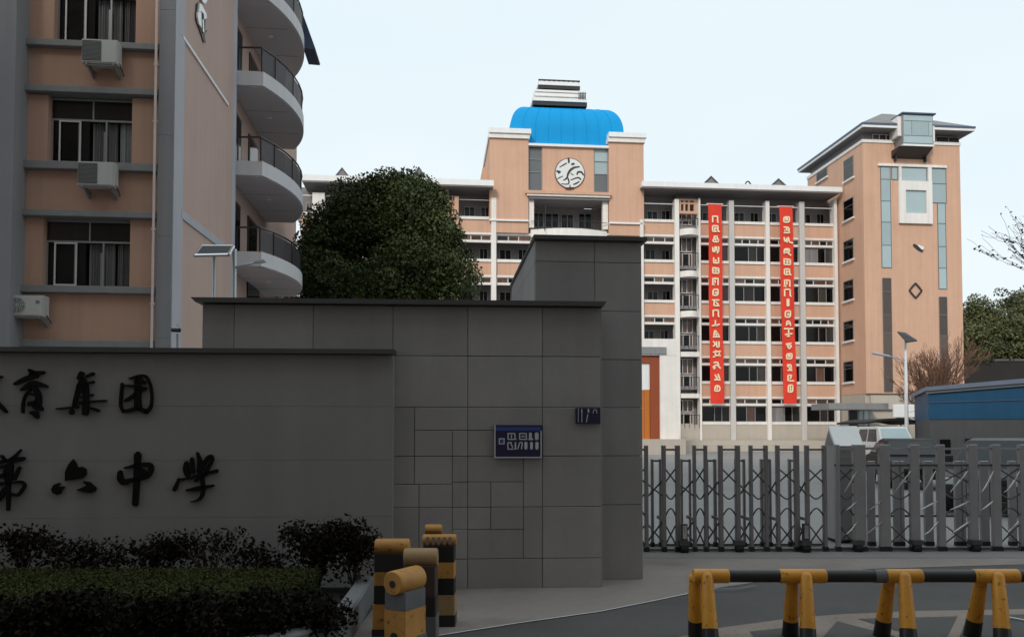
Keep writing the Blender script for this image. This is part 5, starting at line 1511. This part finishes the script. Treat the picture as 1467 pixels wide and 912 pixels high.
for i, (u, lab) in enumerate(((60, 'black leafed shrub in front of the clipped hedge at the far left'), (190, 'black leafed shrub in front of the clipped hedge below the middle lettering'), (320, 'black leafed shrub in front of the clipped hedge right of the lettering'), (430, 'black leafed shrub at the rounded front corner of the planter'))):
    yy = 5.72 if i < 3 else 6.0
    p = P3(u, 864, yy)
    shrub(p.x, yy, .46 if i < 3 else .34, .24, p.z + .02, 4200, lab, 70 + i)

# ================================================================== GROUND
def sheet(name, m, poly, z):
    a = sum(poly[i][0] * poly[(i + 1) % len(poly)][1] - poly[(i + 1) % len(poly)][0] * poly[i][1] for i in range(len(poly)))
    if a < 0: poly = poly[::-1]
    return tag(MB().add([(p[0], p[1], z) for p in poly], [list(range(len(poly)))]).build(name, m), kind='structure')
sheet('ground', M['asphalt'], [(-900, -300), (900, -300), (900, 1500), (-900, 1500)], 0.0)
edge = [ground(u, v) for (u, v) in ((560, 935), (620, 912), (740, 893), (860, 876), (935, 861), (990, 849.5), (1040, 840), (1075, 835))]
edge2 = [ground(u, v) for (u, v) in ((1150, 824), (1250, 814.5), (1467, 808))]
sheet('pavement', M['concrete'], [(-1.3, 6.0)] + edge + edge2 + [(12, 9.9), (12, 10.7), (-1.3, 10.7)], .004)
yc = 10.62
sheet('courtyard', M['court'], [(-30, yc), (45, yc), (60, 76), (60, 110), (-40, 110)], .008)
def strip(pts, w, z, m, name, kind='structure'):
    P = [Vector((p[0], p[1], 0)) for p in pts]
    vs, fs = [], []
    for i, p in enumerate(P):
        d_ = (P[min(i + 1, len(P) - 1)] - P[max(i - 1, 0)]).normalized()
        nn = Vector((-d_.y, d_.x, 0)) * w / 2
        vs += [tuple(p + nn)[:2] + (z,), tuple(p - nn)[:2] + (z,)]
    for i in range(len(P) - 1): fs.append((2 * i + 1, 2 * i + 3, 2 * i + 2, 2 * i))
    return tag(MB().add(vs, fs).build(name, m), kind=kind)
strip(edge[:6], .022, .008, M['paint_w'], 'pavement_line')
G = lambda *uv: [ground(u, v) for (u, v) in uv]
Q = lambda *p: [ground(960 + x / 2.893, 790 + y / 2.893) for (x, y) in p]
sheet('road_marking', M['paint_b'], Q((-250, 420), (60, 350), (190, 320), (500, 278), (700, 262), (1000, 248), (1467, 240), (1900, 236), (1900, 520), (-250, 520)), .0085)
for pl_ in (Q((330, 335), (540, 312), (600, 345), (520, 430), (400, 430)), Q((692, 292), (930, 354), (980, 430), (570, 430)), Q((780, 282), (1190, 272), (1150, 353), (1110, 430), (1010, 352)), Q((1236, 268), (1900, 256), (1900, 430), (1170, 430)), Q((-100, 420), (190, 352), (330, 400), (300, 520), (-100, 520))):
    sheet('road_patch', M['asphalt'], pl_, .0125)
strip(G((1438, 886), (1480, 894)), .03, .0285, M['paint_w'], 'road_marking')
strip(G((1018, 847.5), (1060, 846.5), (1082, 842)), .016, .0325, M['kerb'], 'road_marking')

# ================================================================== BLUE SHED, CARS, LAMP
SHf = Frame(*(P3(1330.5, 600, 40)[:2]), -22.0)
sh = SHf.empty('blue_shed', 'long blue metal shed with grey lower wall at the right edge', 'shed')
hx = lambda u, v=600: SHf.x(u, 0, v)
x1 = hx(1600)
zt0, zt1 = SHf.z(1331, 560, 0), SHf.z(1467, 549, 0)
zbl = SHf.z(1400, 600, 0)
slope = (zt1 - zt0) / (hx(1467) - hx(1331))
ztop = lambda x: zt0 + slope * x
nb = 26
xs = [x1 * i / nb for i in range(nb + 1)]
vs, fs = [], []
for i in range(nb * 4 + 1):                    # ribbed sheet
    xx = x1 * i / (nb * 4)
    yo = -.008 if i % 4 in (1, 2) else 0.0
    vs += [(xx, yo, zbl), (xx, yo, ztop(xx))]
for i in range(nb * 4): fs.append((2 * i, 2 * i + 2, 2 * i + 3, 2 * i + 1))
MB().add(vs, fs).build('blue_cladding', M['shedblue'], sh)
for uu in (576.5,): 
    MB().add([(0, -.06, SHf.z(1331, 577, 0)), (x1, -.06, SHf.z(1331, 577, 0) + slope * x1 * .3), (x1, -.06, SHf.z(1331, 577, 0) + slope * x1 * .3 + .04), (0, -.06, SHf.z(1331, 577, 0) + .04)], [(0, 1, 2, 3)]).build('seam', M['eave'], sh)
box('grey_wall', M['shedgrey'], sh, 0.02, x1, .03, 7.9, 0, zbl - .002)
MB().prism([(0.02, zbl), (x1, zbl), (x1, ztop(x1)), (.02, ztop(.02))], .02, 8).build('shed_body', M['shedblue'], sh)
MB().prism([(-.15, ztop(0) + .003), (x1, ztop(x1) + .003), (x1, ztop(x1) + .24), (-.15, ztop(0) + .20)], -.22, 8.3).build('capping', M['shedcap'], sh)
MB().prism([(-.12, ztop(0) - .13), (x1, ztop(x1) - .13), (x1, ztop(x1)), (-.12, ztop(0))], -.12, -.04).build('gutter', M['soffit'], sh)
for (u0, u1, v0, v1) in ((1346, 1361, 629, 645), (1382, 1392, 628, 640)):
    box('shed_window', M['pane'], sh, hx(u0), hx(u1), -.03, .028, SHf.z(u0, v1, 0), SHf.z(u0, v0, 0))

t = thing('solar_street_lamp', 'tall white lamp pole with small tilted solar panel before the corner tower', 'street lamp', (*P3(1299.5, 640, 44)[:2], 0))
top = P3(1297.5, 490, 44)
MB().tube([(0, 0, 0), (0, 0, top.z * .5), (0, 0, top.z)], [.11, .095, .06], 12).build('pole', M['roofwhite'], t, smooth=True)
q = [P3(1285.5, 474.5, 43.6), P3(1297, 476, 44.6), P3(1314, 487, 44.2), P3(1299, 489, 43.4)]
vs = [o3(a) for a in q]
MB().add(vs + [(a, b, c - .07) for (a, b, c) in vs], [(0, 1, 2, 3), (7, 6, 5, 4), (0, 4, 5, 1), (1, 5, 6, 2), (2, 6, 7, 3), (3, 7, 4, 0)]).build('solar_panel', M['solar'], t, fix=True)
MB().tube([o3(P3(1297.8, 491, 44)), o3(P3(1298, 484, 44))], .07, 6).build('bracket', M['rail'], t)
a, b, c = P3(1298.2, 516, 44), P3(1274, 510, 43.8), P3(1250, 505.5, 43.6)
MB().tube([o3(a), o3(b)], .03, 6).tube([o3(b), o3(c)], [.06, .075], 8).build('lamp_arm', M['gal'], t)
bd = thing('notice_board', 'long white board low in front of the corner tower', 'board', (*P3(1306, 590, 52)[:2], 0))
a, b = P3(1280, 579, 52), P3(1334, 597.5, 52)
MB().box(o3(a)[0], o3(b)[0], 0, .12, 0, 1) if False else None
oB = lambda p: tuple(Vector(p) - bd.location)
MB().slab(oB(a)[0], oB(b)[0], 0, .12, b.z, a.z, c=.02).build('panel', M['roofwhite'], bd)
for f in (.2, .8):
    xx = oB(a)[0] + (oB(b)[0] - oB(a)[0]) * f
    box('leg', M['shedgrey'], bd, xx - .05, xx + .05, .02, .11, 0, b.z - .002)
MB().stroke([(oB(P3(1302, 589, 52))[0], P3(1302, 590, 52).z, .06), (oB(P3(1311, 589, 52))[0], P3(1311, 588, 52).z, .09)], -.008, -.002).stroke([(oB(P3(1313, 589, 52))[0], P3(1313, 591, 52).z, .12), (oB(P3(1318, 589, 52))[0], P3(1318, 587, 52).z, .1)], -.008, -.002).build('faint_print', M['balcony'], bd, fix=True)

# carport: dark curved canopy on posts
cpt = thing('carport', 'dark curved carport canopy behind the parked white van', 'carport', (*P3(1288, 640, 47)[:2], 0))
oC = lambda p: tuple(Vector(p) - cpt.location)
xa, xb = oC(P3(1243, 600, 47))[0], oC(P3(1336, 600, 47))[0]
vs, fs = [], []
N = 16
for i in range(N + 1):
    xx = xa + (xb - xa) * i / N
    z_ = P3(1290, 607, 47).z + .22 * math.sin(math.pi * min(1, i / N * 1.15)) 
    for (yy, dz) in ((0, 0), (0, .12), (4.5, .12), (4.5, 0)): vs.append((xx, yy, z_ + dz))
for i in range(N):
    for k in range(4): fs.append((4 * i + k, 4 * i + 4 + k, 4 * i + 4 + (k + 1) % 4, 4 * i + (k + 1) % 4))
MB().add(vs, fs + [(0, 1, 2, 3), (4 * N + 3, 4 * N + 2, 4 * N + 1, 4 * N)]).build('canopy', M['rubber'], cpt, fix=True)
for xx in (xa + .15, xb - .15):
    for yy in (.2, 4.2): box('post', M['rail'], cpt, xx - .05, xx + .05, yy, yy + .1, 0, P3(1290, 608, 47).z)
box('gloom_panel', M['inner_dark'], cpt, xa, xb, 4.3, 4.4, 0, P3(1290, 608, 47).z)  # dark sheet that stands for the gloom under the canopy

def car(name, label, cat, loc, rz, Lc, Wc, Hc, paint, kind='car', glass=None):
    """car nose towards local -y"""
    t = thing(name, label, cat, loc, rz, 'vehicles parked behind the gate')
    hl, hw_ = Lc / 2, Wc / 2
    if kind == 'van':
        prof_ = [(-hl, .32), (-hl, .78), (-hl + .18, .98), (-hl + .62, 1.10), (hl - .08, 1.14), (hl, .9), (hl, .34)]
        roof = [(-hl + .60, 1.08), (-hl + 1.25, Hc - .06), (-hl + 1.7, Hc), (hl - .3, Hc), (hl - .06, 1.12)]
    else:
        prof_ = [(-hl, .30), (-hl, .60), (-hl + .12, .76), (-hl + 1.15, .93), (hl - .75, .98), (hl - .1, .90), (hl, .70), (hl, .32)]
        roof = [(-hl + 1.08, .92), (-hl + 1.95, Hc - .05), (-hl + 2.5, Hc), (hl - 1.5, Hc - .04), (hl - .55, .97)]
    def loft(pr, w0, w1, zlo, zhi, mi_):
        m = MB(); n = len(pr)
        W = lambda z: w0 + (w1 - w0) * max(0, min(1, (z - zlo) / (zhi - zlo)))
        vs = []
        for s in (-1, 1): vs += [(s * W(z), y, z) for (y, z) in pr]
        m.add(vs, [list(range(n)), list(range(2 * n - 1, n - 1, -1))] + [(i, i + n, (i + 1) % n + n, (i + 1) % n) for i in range(n)], mi_)
        return m
    bd_ = loft(prof_, hw_, hw_ * .97, .3, 1.1, 0).build('body', paint, t, fix=True)
    bv = bd_.modifiers.new('soft', 'BEVEL'); bv.width = .05; bv.segments = 3
    cb = loft(roof, hw_ * .95, hw_ * .76, .95, Hc, 0).build('cabin', paint, t, fix=True)
    bv = cb.modifiers.new('soft', 'BEVEL'); bv.width = .05; bv.segments = 3
    # windscreen, rear screen, side glass
    (ya, za), (yb_, zb_) = roof[0], roof[1]
    def screen(y0, z0, y1, z1, out):
        w_ = lambda z: (hw_ * .95 + (hw_ * .76 - hw_ * .95) * (z - .95) / (Hc - .95)) * .88
        a = .10
        p0 = (y0 + (y1 - y0) * a, z0 + (z1 - z0) * a); p1 = (y0 + (y1 - y0) * .93, z0 + (z1 - z0) * .93)
        MB().add([(-w_(p0[1]), p0[0] + out, p0[1] + .012), (w_(p0[1]), p0[0] + out, p0[1] + .012), (w_(p1[1]), p1[0] + out, p1[1] + .012), (-w_(p1[1]), p1[0] + out, p1[1] + .012)], [(0, 1, 2, 3) if out < 0 else (3, 2, 1, 0)]).build('windscreen', glass or M['windscreen'], t)
    screen(ya, za, yb_, zb_, -.012)
    screen(roof[-1][0], roof[-1][1], roof[-2][0], roof[-2][1], .012)
    for s in (-1, 1):
        for (f0, f1) in ((.04, .46), (.50, .95)):
            y0_, y1_ = roof[0][0] + .45, roof[-1][0] - .3
            za_, zb2_ = 1.02 if kind != 'van' else 1.2, Hc - .14
            g = lambda z: hw_ * .95 + (hw_ * .76 - hw_ * .95) * (z - .95) / (Hc - .95) + .008
            u0_, u1_ = y0_ + (y1_ - y0_) * f0, y0_ + (y1_ - y0_) * f1
            MB().add([(s * g(za_), u0_, za_), (s * g(za_), u1_, za_), (s * g(zb2_), u1_ - (.25 if f1 > .9 else 0), zb2_), (s * g(zb2_), u0_ + (.3 if f0 < .1 else 0), zb2_)], [(0, 1, 2, 3) if s > 0 else (3, 2, 1, 0)]).build('side_window', M['pane'], t)
        MB().slab(s * hw_ * .70 - .19, s * hw_ * .70 + .19, -hl - .012, -hl + .05, .60, .74, c=.02).build('headlight', M['lampglass'], t)
        MB().box(s * (hw_ + .06) - .08, s * (hw_ + .06) + .08, roof[0][0] + .35, roof[0][0] + .47, 1.0, 1.14).build('mirror', paint, t)
        for yy in (-hl + .85, hl - .85):
            w_ = MB().tube([(s * hw_ - s * .16, yy, .31), (s * (hw_ + .012), yy, .31)], .31, 20).build('wheel', M['rubber'], t, smooth=True)
            MB().tube([(s * (hw_ + .0135), yy, .31), (s * (hw_ + .02), yy, .31)], .19, 14).build('rim', M['steel_bright'], w_)
    MB().slab(-hw_ * .45, hw_ * .45, -hl - .015, -hl + .02, .62, .72, c=.01).build('grille', M['rubber'], t)
    MB().slab(-hw_ * .98, hw_ * .98, -hl - .02, -hl + .04, .30, .42, c=.02).build('bumper', M['rubber'], t)
    return t
car('parked_van', 'white van parked nose out under the carport canopy', 'van', (*P3(1268, 640, 39.5)[:2], .008), math.radians(-4), 4.4, 1.72, 1.95, M['van_white'], 'van', M['teal'])
car('parked_car', 'black car parked nose out behind the steel gate in front of the lamp pole', 'car', (*P3(1300, 640, 25)[:2], .008), math.radians(-14), 4.4, 1.76, 1.46, M['car_black'])
car('parked_car', 'dark grey car parked close behind the right end of the steel gate', 'car', (*P3(1440, 640, 17.5)[:2], .008), math.radians(-40), 4.5, 1.80, 1.52, M['car_silver'])

# ================================================================== TREES AND HILL
def tree(name, label, base, trunk_h, r, ells, ncl, per, cr, leaf, mat, seed, group=None, cat='tree'):
    t = thing(name, label, cat, (*base, 0), 0, group)
    rn = random.Random(seed)
    tk = MB()
    tk.tube([(0, 0, 0), (.1, 0, trunk_h * .4), (-.05, .1, trunk_h)], [r, r * .8, r * .6], 10)
    for e in ells:
        for k in range(4):
            a = rn.uniform(0, 6.28)
            q = Vector((e[0] + e[3] * .6 * math.cos(a), e[1] + e[4] * .6 * math.sin(a), e[2] + e[5] * rn.uniform(-.2, .6)))
            m = Vector((q.x * .35, q.y * .35, (trunk_h + q.z) / 2))
            tk.tube([(0, 0, trunk_h * .85), tuple(m), tuple(q)], [r * .45, r * .28, r * .08], 6)
    tk.build('trunk', M['bark'], t, smooth=True)
    p, tn = crown_points(ells, ncl, per, cr)
    link('crown', leaf_mesh('crown', p, RNG.uniform(leaf * .6, leaf * 1.25, len(p)), mat, tone=tn), t)
    return t
TY = 38.0
s_ = TY / FPX
b = P3(560, 640, TY)
def el(u, v, ru, rv, dy=0, ry=None):
    q = P3(u, v, TY); return (q.x - b.x, dy, q.z, ru * s_, (ry or ru) * s_, rv * s_)
tree('camphor_tree', 'large dense dark green tree rising behind the wall beside the curved balconies', (b.x, TY), 4.5, .38,
     [el(560, 312, 58, 50), el(530, 272, 16, 15, -.3), el(552, 266, 12, 12), el(606, 292, 22, 22, -.8), el(520, 288, 26, 22, -.5), el(575, 276, 24, 20), el(598, 322, 42, 44, -.6), el(615, 360, 42, 52, -1.0), el(625, 405, 40, 40, -1.6), el(580, 405, 52, 36, -2.2), el(500, 340, 52, 56, .4), el(462, 345, 28, 42, .8), el(465, 410, 42, 44, -.4), el(530, 420, 76, 40, -1.0), el(494, 306, 26, 24, .2)],
     430, 340, .88, .165, M['leaf'], 3)
# wooded hill at the right
HY = 118.0
hv, hf = [], []
nxh, nyh = 24, 10
for j in range(nyh + 1):
    for i in range(nxh + 1):
        x = 66 + 130 * i / nxh; y = 96 + 110 * j / nyh
        z = 24 * (1 - math.exp(-((y - 96) / 42))) * min(1, max(0, (x - 60) / 25)) + 1.2 * math.sin(x * .21) * math.sin(y * .17) * min(1, j)
        hv.append((x, y, max(z, 0) + .02))
for j in range(nyh):
    for i in range(nxh): hf.append((j * (nxh + 1) + i, j * (nxh + 1) + i + 1, (j + 1) * (nxh + 1) + i + 1, (j + 1) * (nxh + 1) + i))
tag(MB().add(hv, hf).build('hill', M['hill'], smooth=True), kind='structure')
rwl = thing('retaining_wall', 'dark retaining wall at the foot of the wooded hill', 'wall', (0, 0, 0))
a, b2 = P3(1340, 520, 92), P3(1700, 520, 92)
box('wall_face', M['retwall'], rwl, a.x, b2.x, 92, 93.5, 0, P3(1420, 517, 92).z)
box('wall_coping', M['shedgrey'], rwl, a.x, b2.x, 91.9, 93.6, P3(1420, 517, 92).z + .003, P3(1420, 517, 92).z + .25)
hill_trees = [(1398, 468, 98, 30, 40, 'green tree on the hill touching the right edge of the tower'), (1440, 458, 104, 42, 42, 'tallest rounded green tree on the hill right of the tower'), (1418, 492, 95, 34, 32, 'low bushy green tree above the retaining wall'), (1462, 490, 95, 36, 36, 'green tree above the retaining wall at the right edge'),
              (1488, 456, 110, 48, 46, 'hill tree rising at the very right edge'), (1385, 494, 94, 26, 30, 'small green tree half hidden by the tower corner'), (1540, 460, 104, 50, 46, 'hill tree beyond the right edge')]
for i, (u, v, Y, ru, rv, lab) in enumerate(hill_trees):
    q = P3(u, v, Y); k = Y / FPX
    bz = 0
    tree('hill_tree', lab, (q.x, Y), max(2, q.z - rv * k * .6), .25, [(0, 0, q.z, ru * k, ru * k, rv * k), (ru * k * .4, -.5, q.z - rv * k * .35, ru * k * .7, ru * k * .7, rv * k * .55), (-ru * k * .4, -.4, q.z - rv * k * .4, ru * k * .65, ru * k * .65, rv * k * .5)],
         95, 150, 1.2, .36, M['leaf_far'], 20 + i, 'trees on the wooded hill')
# bare trees
bt = thing('bare_tree', 'leafless brown twiggy tree in front of the corner tower', 'tree', (*P3(1337, 640, 63)[:2], 0))
bmb = MB(); rn = random.Random(9)
kz = P3(1345, 505, 63).z
for k in range(11):
    e = Vector((rn.uniform(-1.1, .9), rn.uniform(-1, 1), rn.uniform(.38, .64) * kz))
    limbs(bmb, (rn.uniform(-.2, .2), rn.uniform(-.2, .2), .0), e, .07, .035, 4, .33, rn, 4, 4, .012)
bmb.build('branches', M['twig_brown'], bt)
bt = thing('bare_tree', 'leafless dark branches reaching in from the right edge above the hill', 'tree', (*P3(1600, 640, 24)[:2], 0))
oT = lambda p: Vector(p) - bt.location
tk = MB().tube([(0, 0, 0), (-.05, 0, 3), (.05, .1, 6.5)], [.16, .13, .08], 10)
tk.build('trunk', M['bark'], bt, smooth=True)
rn = random.Random(21)
bmb = MB(); 
lf = []
for (su, sv, eu, ev, r0) in ((1598, 440, 1508, 366, .04), (1598, 430, 1512, 352, .035), (1598, 445, 1500, 392, .035), (1600, 480, 1512, 412, .028), (1600, 420, 1640, 330, .05)):
    limbs(bmb, oT(P3(su, sv, 24)), oT(P3(eu, ev, 23.6)), r0 * .8, .011, 3, .24, rn, 5, 3, .0045)
bmb.build('branches', M['twig'], bt)
lp = np.array(bmb.v)
lp = lp[RNG.choice(len(lp), 600)] + RNG.normal(0, .015, (600, 3))
link('withered_leaves', leaf_mesh('withered_leaves', lp, RNG.uniform(.05, .12, len(lp)), M['twig']), bt)

# ================================================================== UNSEEN BLOCK ADDED BEHIND THE VIEWER TO SHADE THE FOREGROUND
stb = thing('shade_block', 'unseen tall block added behind the viewer to shade the foreground', 'building', (0, -15, 0))
SH_ = 43.0
sm_ = MB().box(-52, 40, -16, 0, 0, SH_)
sm_.build('wall', M['street'], stb)
wn = MB()
for k in range(13):
    for i in range(25):
        x = -51 + i * 3.6; z = 1.4 + k * 3.2
        wn.box(x, x + 1.9, .003, .05, z, z + 1.5)
wn.build('windows', M['pane'], stb)['kind'] = 'stuff'
